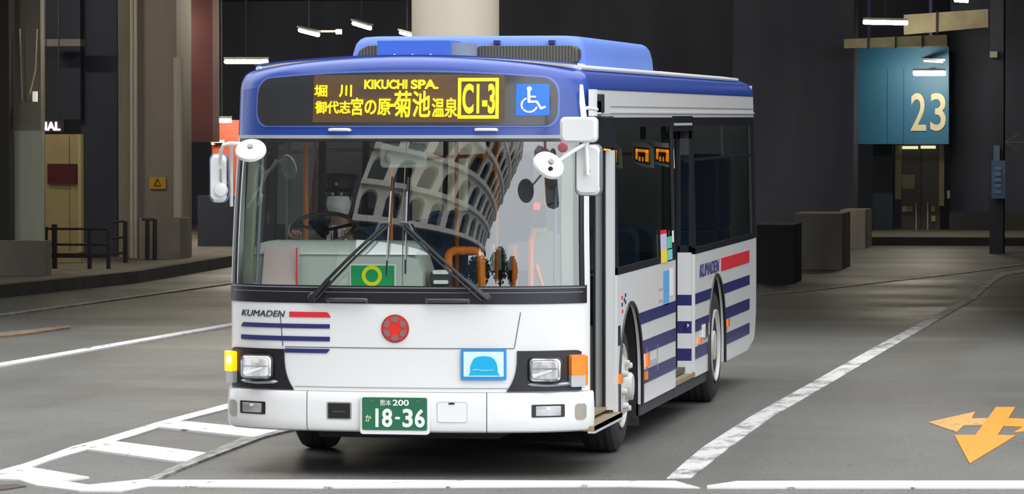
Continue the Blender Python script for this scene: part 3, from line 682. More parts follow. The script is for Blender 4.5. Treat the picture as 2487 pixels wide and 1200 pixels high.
# middle door: folded leaves face on across the opening's rear edge
f = MB(); Yl = 5.86; za, zb_ = .345, 1.32
bands = [(za, .445, WHITE), (.445, .545, NAVY), (.545, .667, WHITE), (.667, .766, NAVY), (.766, .892, WHITE), (.892, .979, NAVY), (.979, zb_, WHITE)]
for X0, X1, dy in ((1.125, 1.238, 0), (.995, 1.118, .012)):
    for a, b, m in bands: f.box((X0, Yl+dy, a), (X1, Yl+.04+dy, b), m)
    f.box((X0, Yl+dy, zb_), (X0+.02, Yl+.04+dy, 2.30), BF); f.box((X1-.02, Yl+dy, zb_), (X1, Yl+.04+dy, 2.30), BF); f.box((X0, Yl+dy, 2.24), (X1, Yl+.04+dy, 2.30), BF); f.box((X0, Yl+dy, zb_), (X1, Yl+.04+dy, zb_+.05), BF)
f.box((1.116, Yl-.005, za), (1.127, Yl+.05, 2.3), BLACK)
o = f.build('middle_door', bus, label='middle folding door standing open, its stripes face on')
f = MB(); 
for X0, X1, dy in ((1.145, 1.218, 0), (1.015, 1.098, .012)): f.add([(X0, Yl+.02+dy, 1.37), (X1, Yl+.02+dy, 1.37), (X1, Yl+.02+dy, 2.24), (X0, Yl+.02+dy, 2.24)], [(0, 1, 2, 3)], SG)
f.build('door_glass', o); f = MB(); f.lathe([(.016, 0), (.016, -.02), (.008, -.022), (0, -.022)], (1.205, Yl, .73), (0, 1, 0), CHROME, 16); f.build('door_lock', o)
# --- dashboard & cab
def ext(mb, prof, x0, x1, m, ms=None, nx=12, soft=0):
    """profile in YZ, extruded over X with rounded ends"""
    n = len(prof); cy = sum(p[0] for p in prof)/n; cz = min(p[1] for p in prof)
    xs = [x0, x0+soft*.3, x0+soft]+[x1-soft, x1-soft*.3, x1] if soft else [x0, x1]
    ks = [.55, .88, 1, 1, .88, .55] if soft else [1, 1]; vs = []
    for x, k in zip(xs, ks):
        for y, z in prof: vs.append((x, y, cz+(z-cz)*(k if soft else 1)))
    fs = [tuple(range(n)), tuple(reversed(range((len(xs)-1)*n, len(xs)*n)))]
    for i in range(len(xs)-1):
        for j in range(n): fs.append((i*n+j, i*n+(j+1) % n, (i+1)*n+(j+1) % n, (i+1)*n+j))
    mb.add(vs, fs, m)
mb = MB(); ext(mb, [(.42, 1.20), (.44, 1.44), (.455, 1.475), (.60, 1.545), (.80, 1.555), (.86, 1.50), (.86, 1.20)], -1.16, .085, DASH, soft=.12)
mb.box((-.95, .19, 1.20), (.93, .50, 1.262), DASHT); mb.box((-1.13, .37, 1.20), (1.11, .50, 1.261), DASHT); mb.box((-1.06, .28, 1.20), (1.04, .50, 1.2615), DASHT); mb.box((-1.18, .30, .5), (1.10, .45, 1.22), INTD)
db = mb.build('dashboard', bus)
f = MB(); ext(f, [(.44, 1.478), (.60, 1.548), (.80, 1.558), (.82, 1.565), (.60, 1.556), (.445, 1.49)], -1.12, .04, DASHT, soft=.1); f.build('dash_top', db)
f = MB(); c = Vector((-.735, .98, 1.64)); ax = Vector((0, -.45, .9)).normalized(); u = Vector((1, 0, 0)); v = ax.cross(u)
f.tube([c+(u*math.cos(t)+v*math.sin(t))*.225 for t in np.linspace(0, 2*PI, 41)], .015, mat('wheel_rim', (.03, .03, .03), .4), 8, False)
for a in (.3, PI-.3, -PI/2): f.tube([c-ax*.02, c+(u*math.cos(a)+v*math.sin(a))*.22], .012, BLACK, 6)
f.lathe([(.05, -.04), (.05, 0), (0, .01)], c, ax, BLACK, 16); f.tube([c, c-ax*.28+Vector((0, -.05, -.1))], .03, BLACK, 8); f.build('steering_wheel', db)
f = MB(); f.rbox((.12, .5, 1.262), (.26, .62, 1.36), INTD, .02); f.rbox((.14, .49, 1.345), (.25, .6, 1.372), PWHITE, .01); f.rbox((.15, .47, 1.28), (.25, .5, 1.305), PWHITE, .008); f.build('ticket_printer', db)
# pale inner linings of the screen pillars, ceiling mirror
for sg in (-1, 1):
    f = MB(); a, b = (sX(1.10), sX(1.175))
    for k in (0,):
        s0, s1 = sorted((sg*a, sg*b)); patch(f, s0, s1, 1.27, 2.27, TRIM, .03, -.05, nu=3)
    q = surf(sg*sX(1.06), 1.3, -.06); q2 = surf(sg*sX(1.06), 2.25, -.06); f.tube([q, q2], .014, mat('pillar_pipe', (.10, .12, .14), .3), 8)
    f.build('pillar_lining', bus)
f = MB(); f.rbox((-.20, .38, 2.07), (.12, .41, 2.235), mat('mirror_back', (.46, .50, .46), .5), .03, 5); o = f.build('ceiling_mirror', bus); f = MB(); f.rbox((-.16, .365, 2.10), (.08, .385, 2.19), mat('mirror_shell', (.36, .4, .37), .5), .04, 6); f.tube([(-.04, .40, 2.2), (-.04, .45, 2.32)], .012, BLACK, 8); f.build('mirror_shell', o)
# orange rails
def pipe(pts, r=.017, m=ORANGE, name='grab_rail', par=bus):
    f = MB(); f.tube(pts, r, m, 10); return f.build(name, par)
arc = [(.17, .9, 1.2), (.175, .9, 1.38)]+[(.175+.06-.06*math.cos(t), .9, 1.44+.055*math.sin(t)) for t in np.linspace(.1, PI/2, 6)]+[(.345+.06*math.sin(t), .9, 1.435+.06*math.cos(t)) for t in np.linspace(0, PI/2, 6)]+[(.41, .9, 1.2)]
pipe(arc, .029)
pipe([(.64, .9, .4), (.64, .9, 1.53)], .02); pipe([(.765, .82, .4), (.765, .82, 1.55), (.80, .82, 1.70), (.83, .82, 1.8)], .02); pipe([(.80, .84, 1.4), (.86, .84, 1.2)], .012)
for x, y in ((-.45, 2.0), (.45, 3.3), (-.45, 4.6), (.45, 5.0), (-.45, 6.4), (.5, 6.6)): pipe([(x, y, .4), (x, y, 2.42)], .016)
pipe([(-1.02, 1.75, .5), (-1.02, 1.75, 2.42)], .018); pipe([(.5, 3.0, 2.1), (.5, 9.5, 2.1)], .014); pipe([(-.5, 3.0, 2.1), (-.5, 9.5, 2.1)], .014)
f = MB(); f.rbox((.79, .72, 1.66), (.88, .80, 1.80), BLACK, .015); f.rbox((.80, .715, 1.78), (.845, .73, 1.83), mat('red_lamp', (.9, .03, .03), .4, emit=((1, .02, .02), 1.0)), .01); f.rbox((.79, .73, 1.63), (.88, .80, 1.655), mat('band_ochre', (.4, .3, .1), .5), .005)
f.tube([(.86, .75, 1.8), (.95, .7, 1.83), (1.0, .55, 1.83)], .006, BLACK, 6); f.build('card_reader', bus)
f = MB(); f.prism(rrect(.785, 1.0, .965, 1.63, .06, 6), .84, .87, mat('panel_green', (.26, .31, .24), .6)); f.build('entrance_partition', bus)
# driver partition, seats
SEAT = mat('seat_fabric', (.05, .09, .16), .9, bump=(80, .2))
def seat(x, y, z, name='passenger_seat', wd=.43):
    f = MB(); f.box((x-wd/2, y-.02, z), (x+wd/2, y+.42, z+.12), SEAT)
    f.prism(rrect(x-wd/2, z+.1, x+wd/2, z+.78, .08, 5), y+.40, y+.50, SEAT, .03); o = f.build(name, bus)
    g = MB(); g.tube([(x, y+.2, z), (x, y+.2, .39 if y < 7 else .95)], .03, INTD, 8); g.build('seat_leg', o)
seat(-.70, 1.32, .83, 'driver_seat', .5)
for y, z in ((3.1, .80), (3.95, .80), (4.8, .80), (5.65, .80)):
    seat(-.88, y, z)
for y, z in ((3.2, .8), (4.0, .8)): seat(.9, y, z)
for y in (6.4, 8.3, 9.2):
    for x in (-.9, .9) if y > 7 else (-.9,): seat(x, y, .85 if y < 7 else 1.3)
f = MB(); f.box((-.98, 1.88, .4), (-.4, 1.91, 1.5), mat('partition_grey', (.25, .25, .23), .7)); f.build('driver_partition', bus); f = MB(); f.box((-1.14, .62, 1.26), (-1.12, 1.7, 1.32), TRIM); f.box((-1.135, 1.6, 1.3), (-1.115, 1.7, 2.35), TRIM); f.build('cab_rail', bus)
# lit boxes added in place of orange reflections in the side windows
def qd(px, py, Y): return at(px, py, Y)
for dx, Y in ((-77, 3.1), (0, 4.3), (50, 5.0)):
    pts = [(1535, 338), (1546, 345), (1569, 348), (1583, 362), (1585, 409), (1550, 401), (1537, 393)]; c0 = qd(1560+dx, 370, Y)
    def L(px, py): q = qd(px+dx, py, Y); return (q.x, q.z)
    f = MB(); f.prism([L(*p) for p in pts][::-1], Y, Y+.09, mat('display_box', (.9, .88, .75), .6)); f.box((c0.x-.02, Y+.02, c0.z+.1), (c0.x+.02, Y+.06, 2.42), INTD); o = f.build('reflection_display', bus)
    g = MB(); g.prism([L(1541, 356), L(1577, 360), L(1579, 399), L(1543, 391)], Y-.012, Y, mat('display_black', (.03, .015, .01), .4)); 
    for q in ([(1545, 361), (1575, 364), (1575, 371), (1545, 368)], [(1544, 361), (1550, 362), (1549, 388), (1544, 386)], [(1569, 364), (1576, 364), (1576, 395), (1567, 391)], [(1552, 380), (1556, 380), (1556, 392), (1552, 391)], [(1560, 381), (1563, 381), (1563, 393), (1560, 392)]): g.prism([L(*p) for p in q], Y-.018, Y-.012, LEDO)
    g.build('display_screen', o)
# --- wipers
def wiper(x0, xe, xb, zt, zb, xbb):
    y = lambda x, z, o: surf(sX(x), z, o)
    f = MB(); f.lathe([(.035, .0), (.035, -.02), (.02, -.035), (0, -.036)], y(x0, 1.205, .01), (0, 1, 0), BLACK, 14)
    W = mat('wiper_black', (.02, .02, .022), .35); n = 14
    for dx, dz, r in ((0, 0, .011), (.035 if x0 < 0 else -.035, -.012, .008)):
        f.tube([y(x0+dx+(xe-x0-dx*.5)*t, 1.205+dz+(1.69-1.205)*t, .045+.04*math.sin(PI*t)) for t in np.linspace(0, 1, n)], r, W, 8)
    sg = 1 if x0 < 0 else -1; f.tube([y(xe-.06*sg, 1.64, .05), y(xe-.03*sg, 1.70, .06), y(xe+.02*sg, 1.705, .055), y(xe+.03*sg, 1.685, .035)], .009, mat('wiper_shine', (.12, .12, .14), .25), 8)
    f.tube([y(x0+.01, 1.20, .04), y(x0+(xe-x0)*.25, 1.205+.12, .06)], .018, W, 8)
    o = f.build('wiper_arm', bus); g = MB(); g.tube([y(xb+(xbb-xb)*(1-t), zt-(zt-zb)*(1-t), .022) for t in np.linspace(0, 1, n)], .0075, W, 6)
    g.tube([y(xb+(xbb-xb)*(1-t), zt-(zt-zb)*(1-t), .034) for t in np.linspace(.15, .85, n)], .005, mat('blade_grey', (.35, .36, .37), .3), 6); g.build('wiper_blade', o)
wiper(-.585, -.085, -.049, 2.01, 1.355, -.074); wiper(.597, .05, .058, 2.005, 1.365, .055)
# --- mirrors
MW = mat('mirror_white', (.82, .82, .82), .3, coat=.3)
def disc(c, n, r, ry=None):
    f = MB(); c = Vector(c); f.lathe([(0, -.03), (r*.6, -.028), (r*.95, -.012), (r, 0), (r, .012), (0, .014)], c, n, MW, 32); f.lathe([(.02, -.02), (.02, -.045), (0, -.047)], c, n, mat('bolt', (.25, .25, .25), .4), 10); return f
# left: bracket, body, disc
f = MB(); q = lambda px, py, Y: at(px, py, Y)
f.tube([q(625, 352, .05), q(560, 348, .02), q(543, 352, .02), q(537, 365, .05), q(535, 385, .12), q(536, 400, .16)], .013, MW, 8); f.tube([q(562, 345, .05), q(562, 500, .28)], .012, MW, 8)
f.tube([q(536, 410, .14), q(536, 440, .14), q(553, 445, .2)], .007, mat('bracket_grey', (.3, .3, .3), .4), 6); o = f.build('mirror_bracket', bus)
f = disc(q(609, 365, -.02), (-.05, .66, -.75), .105); f.build('round_mirror', o)
a = q(511, 373, .2); b = q(553, 493, .2); f = MB(); f.prism(rrect(a.x, b.z, b.x, a.z, .045, 6), .155, .24, mat('mirror_edge', (.12, .2, .35), .4), .02); f.prism(rrect(a.x+.007, b.z+.006, b.x, a.z-.006, .04, 6), .148, .2, MW, .02)
c0 = q(538, 462, .15); f.lathe([(.045, 0), (.04, -.03), (.0, -.04)], (c0.x, .15, c0.z), (0, 1, 0), MW, 16); f.build('door_mirror', o)
# right
f = MB(); f.tube([q(1412, 208, .12), q(1414, 250, .0), q(1420, 300, -.05), q(1424, 352, -.08)], [.012, .02, .02, .016], MW, 10); f.tube([q(1425, 347, -.07), q(1385, 372, -.16), q(1347, 398, -.25)], .012, MW, 8); f.tube([q(1424, 350, -.08), q(1427, 425, -.08)], .014, MW, 8)
f.tube([q(1425, 262, -.02), q(1450, 266, .18)], .012, MW, 8); o = f.build('mirror_bracket', bus)
a = q(1360, 284, -.10); b = q(1450, 346, -.10); f = MB(); f.prism(rrect(a.x, b.z, b.x, a.z, .035, 6), -.12, -.03, MW, .02); f.build('kerb_mirror', o)
f = disc(q(1333, 401, -.28), (-.5, .6, -.6), .108); f.lathe([(.018, -.03), (.012, -.05), (0, -.05)], q(1340, 410, -.30), (.1, 1, 0), BLACK, 8)
f.build('round_mirror', o)
a = q(1396, 350, -.02); b = q(1460, 476, -.02); f = MB(); f.prism(rrect(a.x, b.z, b.x, a.z, .045, 6), -.03, .06, mat('mirror_grey_edge', (.2, .2, .22), .4), .02); f.prism(rrect(a.x+.008, b.z+.006, b.x-.008, a.z-.006, .04, 6), -.045, .0, MW, .02)
for px, py, r in ((1428, 390, .008), (1428, 416, .014)): c0 = q(px, py, -.05); f.lathe([(r, 0), (r*.7, -.012), (0, -.012)], (c0.x, -.045, c0.z), (0, 1, 0), BLACK, 10)
f.build('door_mirror', o)
# small sphere mirror inside screen and camera pod at corner
f = MB(); p = q(1367, 358, .25); f.lathe([(0, -.02), (.03, -.015), (.035, 0), (0, .01)], p, (0, 1, 0), mat('pinkish', (.5, .12, .15), .4), 16); f.build('round_sticker', bus)
f = MB(); p = q(1340, 443, .30); f.lathe([(0, -.02), (.04, -.015), (.05, 0), (0, .01)], p, (.5, 1, 0), INTD, 16); f.build('inner_mirror', bus)
f = MB(); a = side_at(1452, 255); f.rbox((W0-.02, .62, 2.44), (W0+.05, .70, 2.57), BLACK, .01); f.prism([(.0, 0), (.42, 0), (.42, .05), (.36, .085), (.0, .085)], 0, .055, GREYW, frame=(Vector((W0-.015, .62, 2.435)), Vector((0, 1, 0)), Vector((0, 0, 1)), Vector((1, 0, 0)))); f.build('camera_pod', bus)
f = MB(); f.box((W0-.02, .44, 2.42), (W0+.012, .62, 2.60), PWHITE); f.build('corner_fitting', bus)
# --- roof air conditioner
def acbody(mb, x0, x1, y0, y1, z0, z1, m, rf=.25, side=.07, front=.12):
    n = 20; vs = []; prof = [(0, 1.0, 0), (.55, .985, .35), (.8, .965, .6), (.92, .935, .85), (.98, .90, 1.15), (1.0, .82, 1.7)]
    L = []
    for t, kx, ins in prof:
        z = z0+(z1-z0)*t; ring = []
        xm = (x0+x1)/2; hw = (x1-x0)/2*kx; ya = y0+front*ins*.8; yb = y1-side*ins
        ring = [(xm+a, b, z) for a, b in rrect(-hw, ya, hw, yb, .12, 5)]
        L.append(ring)
    n = len(L[0]); vs = [p for r in L for p in r]; fs = [tuple(range((len(L)-1)*n, len(L)*n))]
    for i in range(len(L)-1):
        for j in range(n): fs.append((i*n+j, i*n+(j+1) % n, (i+1)*n+(j+1) % n, (i+1)*n+j))
    mb.add(vs, fs, m)
_ = 0
AC = mat('ac_blue', (.11, .20, .56), .5, coat=.0, spec=.3); ACD = mat('ac_deep_blue', (.03, .10, .50), .35, coat=.4)
mb = MB(); acbody(mb, -.80, .94, 2.15, 5.95, 2.72, 3.0, AC); mb.box((-.78, 2.12, 2.755), (.92, 5.9, 2.80), AC); ac = mb.build('roof_air_conditioner', bus)
f = MB(); f.prism(rrect(.14, 2.795, .90, 2.925, .05, 6), 2.075, 2.22, MESHB, .015); f.prism([(.1, 2.775), (.93, 2.775), (.93, 2.795), (.1, 2.795)], 2.06, 2.2, GREYW); f.build('intake_grille', ac)
f = MB(); f.prism([(-.735, 2.83), (-.55, 2.83), (-.55, 2.935), (-.64, 2.93), (-.70, 2.895)], 2.09, 2.22, MESHB, .01); f.build('intake_grille', ac)
for x in (.27, .67, -.16, -.35):
    f = MB(); f.box((x, 2.17, 2.935), (x+.045, 2.22, 2.965), NAVY); f.build('cover_latch', ac)
mb = MB(); mb.box((-.47, 1.62, 2.80), (.055, 2.05, 2.955), ACD); mb.box((.055, 1.66, 2.80), (.17, 2.05, 2.94), mat('hatch_side', (.16, .19, .28), .6)); mb.box((-.44, 1.60, 2.815), (.05, 1.63, 2.835), GREY)
for x in (-.35, -.22, -.09): mb.box((x, 1.612, 2.85), (x+.012, 1.622, 2.86), PWHITE)
mb.build('roof_hatch', bus)

# ------------------------------------------------------------------ things in the cab
f = MB(); a = at(638, 598, .38); b = at(716, 693, .30)
f.add([(a.x, .34, 1.262), (b.x+.005, .34, 1.262), (b.x+.012, .40, a.z), (a.x+.01, .40, a.z), (a.x, .352, 1.262), (b.x+.005, .352, 1.262), (b.x+.012, .412, a.z), (a.x+.01, .412, a.z)], [(0, 1, 2, 3), (7, 6, 5, 4), (0, 4, 5, 1), (1, 5, 6, 2), (2, 6, 7, 3), (3, 7, 4, 0)], mat('folder_pink', (.52, .40, .40), .7))
f.box((b.x, .338, 1.262), (b.x+.008, .35, a.z-.01), RED)
tag(origin(f.build('clipboard', smooth=0)), 'pale pinkish clipboard propped up inside the bus windscreen on the driver side', 'clipboard')
f = MB(); a = at(850, 641, .30); b = at(962, 695, .30)
cd_ = thing('ring_card', 'green card with a yellow ring and white border standing inside the windscreen', 'card', ((a.x+b.x)/2, .30, 1.262))
f.box((a.x, .29, 1.262), (b.x, .298, a.z), PWHITE); f.box((a.x+.01, .286, 1.272), (b.x-.01, .29, a.z-.01), mat('card_green', (.01, .36, .12), .5)); f.build('card_sheet', cd_, 0)
f = MB(); cc = Vector(((a.x+b.x)/2-.005, .284, (1.262+a.z)/2)); n = 36; vs = []; 
for r in (.044, .07):
    for j in range(n): vs.append(cc+Vector((r*math.cos(2*PI*j/n), 0, r*math.sin(2*PI*j/n))))
vs += [v+Vector((0, .0015, 0)) for v in vs]
f.add(vs, [(j, (j+1) % n, n+(j+1) % n, n+j) for j in range(n)]+[(n+j, n+(j+1) % n, 3*n+(j+1) % n, 3*n+j) for j in range(n)]+[(j, 2*n+j, 2*n+(j+1) % n, (j+1) % n) for j in range(n)], mat('ring_yellow', (.85, .85, .02), .5)); f.build('yellow_ring', cd_, 0)

# ------------------------------------------------------------------ driver
def skin(name, V, E_, rad, m, parent=None, lvl=1):
    me = bpy.data.meshes.new(name); me.from_pydata(V, E_, []); o = bpy.data.objects.new(name, me); COL.objects.link(o)
    md = o.modifiers.new('s', 'SKIN'); sv = me.skin_vertices[0].data
    for i, r in enumerate(rad): sv[i].radius = r if isinstance(r, tuple) else (r, r)
    sv[0].use_root = True
    sb = o.modifiers.new('d', 'SUBSURF'); sb.levels = lvl; sb.render_levels = lvl
    dg = bpy.context.evaluated_depsgraph_get(); m2 = bpy.data.meshes.new_from_object(o.evaluated_get(dg)); bpy.data.objects.remove(o)
    m2.materials.clear(); m2.materials.append(m); m2.polygons.foreach_set('use_smooth', [True]*len(m2.polygons)); m2.polygons.foreach_set('material_index', [0]*len(m2.polygons))
    o = bpy.data.objects.new(name, m2); COL.objects.link(o)
    if parent is not None: o.parent = parent; m2.transform(Matrix.Translation(-parent_world(parent)))
    return o
DX, DY, DZ = -.70, 1.42, .95                        # hips on the seat
drv = thing('driver', 'bus driver in dark cap, white face mask and dark jacket seated at the steering wheel', 'person', (DX, DY, DZ))
def dv(x, y, z): return (DX+x, DY+y, z)
SKIN = mat('skin', (.42, .24, .16), .6)
V = [dv(0, 0, 1.05), dv(0, .02, 1.25), dv(0, .03, 1.45), dv(0, .01, 1.60), dv(0, -.01, 1.68), dv(0, -.02, 1.755), dv(0, -.02, 1.85), dv(0, -.01, 1.94)]
E_ = [(i, i+1) for i in range(7)]; rad = [(.15, .11), (.14, .10), (.16, .11), (.10, .07), .052, .070, .083, .07]
hands = {}
for sg in (-1, 1):
    b = len(V); hx = -.035+sg*.19
    V += [dv(sg*.17, .01, 1.55), dv(sg*.235, -.08, 1.36), dv(hx*.95, -.30, 1.50), dv(hx, -.375, 1.56), dv(hx, -.42, 1.60)]
    rad += [.055, .043, .034, (.028, .022), (.036, .02)]; E_ += [(3, b), (b, b+1), (b+1, b+2), (b+2, b+3), (b+3, b+4)]
    for k in range(4):
        c = len(V); o_ = (k-1.5)*.019; V += [dv(hx+o_, -.455, 1.625), dv(hx+o_, -.485, 1.62-.002*k), dv(hx+o_, -.480, 1.595)]
        rad += [.0095, .0085, .008]; E_ += [(b+4, c), (c, c+1), (c+1, c+2)]
    c = len(V); V += [dv(hx-sg*.035, -.42, 1.61), dv(hx-sg*.04, -.45, 1.60)]; rad += [.010, .009]; E_ += [(b+4, c), (c, c+1)]
for sg in (-1, 1):
    b = len(V); V += [dv(sg*.09, -.05, 1.0), dv(sg*.12, -.42, 1.0), dv(sg*.12, -.50, .60), dv(sg*.12, -.62, .50)]
    rad += [.085, .065, .05, .035]; E_ += [(0, b), (b, b+1), (b+1, b+2), (b+2, b+3)]
skin('body', V, E_, rad, SKIN, drv, 2)
SUIT = mat('suit_dark', (.035, .035, .045), .8)
V = [dv(0, 0, 1.02), dv(0, .02, 1.25), dv(0, .03, 1.45), dv(0, .03, 1.575)]; E_ = [(0, 1), (1, 2), (2, 3)]; rad = [(.17, .14), (.17, .135), (.19, .14), (.13, .08)]
for sg in (-1, 1):
    b = len(V); hx = -.035+sg*.19; V += [dv(sg*.18, .01, 1.545), dv(sg*.24, -.08, 1.36), dv(hx*.95, -.30, 1.50), dv(hx, -.355, 1.545)]; rad += [.07, .058, .046, .042]; E_ += [(3, b), (b, b+1), (b+1, b+2), (b+2, b+3)]
skin('jacket', V, E_, rad, SUIT, drv, 2)
V = [dv(0, 0, 1.02), dv(0, -.02, 1.03)]; E_ = [(0, 1)]; rad = [.14, .13]
for sg in (-1, 1):
    b = len(V); V += [dv(sg*.09, -.08, 1.0), dv(sg*.12, -.42, 1.0), dv(sg*.12, -.49, .70)]; rad += [.10, .08, .065]; E_ += [(0, b), (b, b+1), (b+1, b+2)]
skin('trousers', V, E_, rad, SUIT, drv, 1)
hc = Vector(dv(0, -.02, 1.84))
f = MB()                                                             # shirt front, collar, tie
yf = DY-.135
f.add([dv(-.055, -.075, 1.64), dv(.055, -.075, 1.64), dv(.01, -.135, 1.47), dv(-.01, -.135, 1.47), dv(-.055, -.05, 1.64), dv(.055, -.05, 1.64), dv(.01, -.10, 1.47), dv(-.01, -.10, 1.47)], [(0, 1, 2, 3), (7, 6, 5, 4), (0, 4, 5, 1), (1, 5, 6, 2), (2, 6, 7, 3), (3, 7, 4, 0)], PWHITE)
f.lathe([(.056, 0), (.060, .03), (.056, .045)], Vector(dv(0, -.012, 1.615)), (0, -.15, 1), PWHITE, 20)
f.add([dv(-.075, -.13, 1.50), dv(-.10, -.10, 1.58), dv(-.05, -.10, 1.645), dv(-.028, -.14, 1.50)], [(0, 1, 2, 3)], PWHITE); f.add([dv(.075, -.13, 1.50), dv(.10, -.10, 1.58), dv(.05, -.10, 1.645), dv(.028, -.14, 1.50)], [(3, 2, 1, 0)], PWHITE)
f.build('shirt_collar', drv)
f = MB(); f.prism([(-.012, 1.635), (.012, 1.635), (.024, 1.46), (0, 1.44), (-.024, 1.46)], 0, .012, mat('tie_dark_red', (.10, .02, .03), .6), frame=(Vector(dv(0, -.155, 0)), Vector((1, 0, 0)), Vector((0, .0, 1)), Vector((0, 1, 0)))); f.build('tie', drv)
f = MB()                                                             # face mask wraps the lower face
def mk(u, v, o=0):
    a = (u-.5)*R(190); r = .092+.022*math.cos(a)*math.sin(PI*min(1, v*1.1+.1)); z = -.105+.125*v-.012*abs(u-.5)
    k = .75+.28*math.sin(PI*min(v, .72)*.7); return hc+Vector((math.sin(a)*r*.90*k, -math.cos(a)*r*1.05*k, z))+Vector((0, -o, 0))
f.grid(mk, 20, 10, mat('mask_white', (.78, .80, .78), .8), .003); f.build('face_mask', drv)
f = MB(); 
for sg in (-1, 1):
    f.lathe([(0, -.012), (.011, -.006), (.012, 0), (0, .012)], hc+Vector((sg*.031, -.083, .035)), (0, 1, 0), PWHITE, 12); f.lathe([(0, -.014), (.005, -.0125), (0, -.006)], hc+Vector((sg*.031, -.083, .035)), (0, 1, 0), BLACK, 8)
    f.tube([hc+Vector((sg*.015, -.092, .055)), hc+Vector((sg*.032, -.095, .06)), hc+Vector((sg*.05, -.085, .055))], .004, BLACK, 6)
f.build('eyes', drv)
f = MB()
for sg in (-1, 1): f.lathe([(0, -.008), (.02, -.006), (.026, .0), (.018, .008), (0, .008)], hc+Vector((sg*.085, .005, .0)), (1, .2, 0), SKIN, 12)
f.build('ears', drv)
f = MB(); f.lathe([(.088, -.03), (.094, .0), (.093, .05), (.08, .09), (0, .115)], hc+Vector((0, .012, .005)), (0, .15, 1), mat('hair_black', (.012, .011, .01), .6), 28); f.build('hair', drv)
f = MB(); CAP = mat('cap_dark', (.012, .012, .02), .6)
f.lathe([(.10, 0), (.102, .05), (.128, .085), (.12, .10), (0, .11)], hc+Vector((0, .01, .068)), (0, .1, 1), CAP, 30)
f.grid(lambda u, v, o=0: hc+Vector((math.sin((u-.5)*R(130))*(.098+.05*v*math.cos((u-.5)*R(130))), -math.cos((u-.5)*R(130))*(.098+.055*v), .072-.022*v+o)), 14, 3, BLACK, .004)
f.lathe([(.012, 0), (.01, -.006), (0, -.007)], hc+Vector((0, -.095, .105)), (0, 1, 0), mat('cap_gold', (.6, .42, .1), .3, .8), 10); f.build('peaked_cap', drv)

# ------------------------------------------------------------------ the terminal: ground, roof, walls
def block(name, lo, hi, m, **k): f = MB(); f.box(lo, hi, m, **k); return origin(f.build(name, smooth=0))
def bx(f, px0, py0, px1, py1, Y, dep, m):
    """box whose front face stands at depth Y and is seen between these picture corners"""
    a = at(px0, py0, Y); b = at(px1, py1, Y); f.box((min(a.x, b.x), Y, min(a.z, b.z)), (max(a.x, b.x), Y+dep, max(a.z, b.z)), m)
    return a, b
g = MB(); g.box((-70, -110, -.3), (60, 62, 0), ASPH); struct(g.build('floor', smooth=0))
EDGE = 17.5
struct(block('ceiling', (-30, EDGE, 4.85), (12, 60, 5.3), CEIL))
f = MB(); f.box((-30, EDGE-.4, 4.5), (12, EDGE, 5.9), CONC); struct(f.build('trim_1', smooth=0))
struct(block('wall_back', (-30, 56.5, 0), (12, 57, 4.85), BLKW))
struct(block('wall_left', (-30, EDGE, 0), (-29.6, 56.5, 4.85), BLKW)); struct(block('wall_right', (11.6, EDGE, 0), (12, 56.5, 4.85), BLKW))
# raised pavements
def gpt(px, py, z=0):
    d = _fw+_r*((px-1243.5)/FPX)+_u*((600-py)/FPX); return CAMPOS+d*((z-CAMPOS.z)/d.z)
def gpoly(f, pts, z0, z1, m):
    n = len(pts); vs = [(p[0], p[1], z1) for p in pts]+[(p[0], p[1], z0) for p in pts]
    f.add(vs, [tuple(range(n)), tuple(reversed(range(n, 2*n)))]+[(i, i+n, (i+1) % n+n, (i+1) % n) for i in range(n)], m)
PAVE = mat('pavement', (.20, .18, .15), .8, noise=(3, (.14, .13, .11), 4)); KERB = mat('kerb_stone', (.09, .09, .085), .8, noise=(4, (.06, .06, .06), 3))
a = gpt(-30, 727); b = gpt(330, 688); c = gpt(560, 648)
f = MB(); gpoly(f, [a, b, c, (c.x-.3, 56, 0), (-29, 56, 0), (-29, a.y-2, 0), (a.x-3, a.y-2, 0)], 0, .17, PAVE)
for p, q in ((a, b), (b, c)):
    d = (q-p).normalized(); n_ = Vector((d.y, -d.x, 0)); gpoly(f, [p+n_*.02, q+n_*.02, q-n_*.16, p-n_*.16], 0, .175, KERB)
struct(f.build('floor', smooth=0))
f = MB(); f.box((-1.15, 49.5, 0), (11.6, 56.5, .16), PAVE); f.box((-1.15, 49.46, 0), (11.6, 49.62, .155), mat('kerb_black', (.02, .02, .022), .8)); struct(f.build('floor', smooth=0))
# round column seen above the bus
f = MB(); a = at(1135, 40, 20); b = at(1330, 40, 20); r = (b.x-a.x)/2
f.lathe([(r, 0), (r, 4.5), (r, 6.2)], ((a.x+b.x)/2, 16.2+r, 0), (0, 0, 1), CONCL, 48); k = Vector(((a.x+b.x)/2, 16.2+r, 0))
f.lathe([(r+.12, 0), (r+.12, .9), (r, .95)], k, (0, 0, 1), CONC, 40)
tag(origin(f.build('round_column')), 'pale round concrete column standing behind the roof of the bus', 'column')
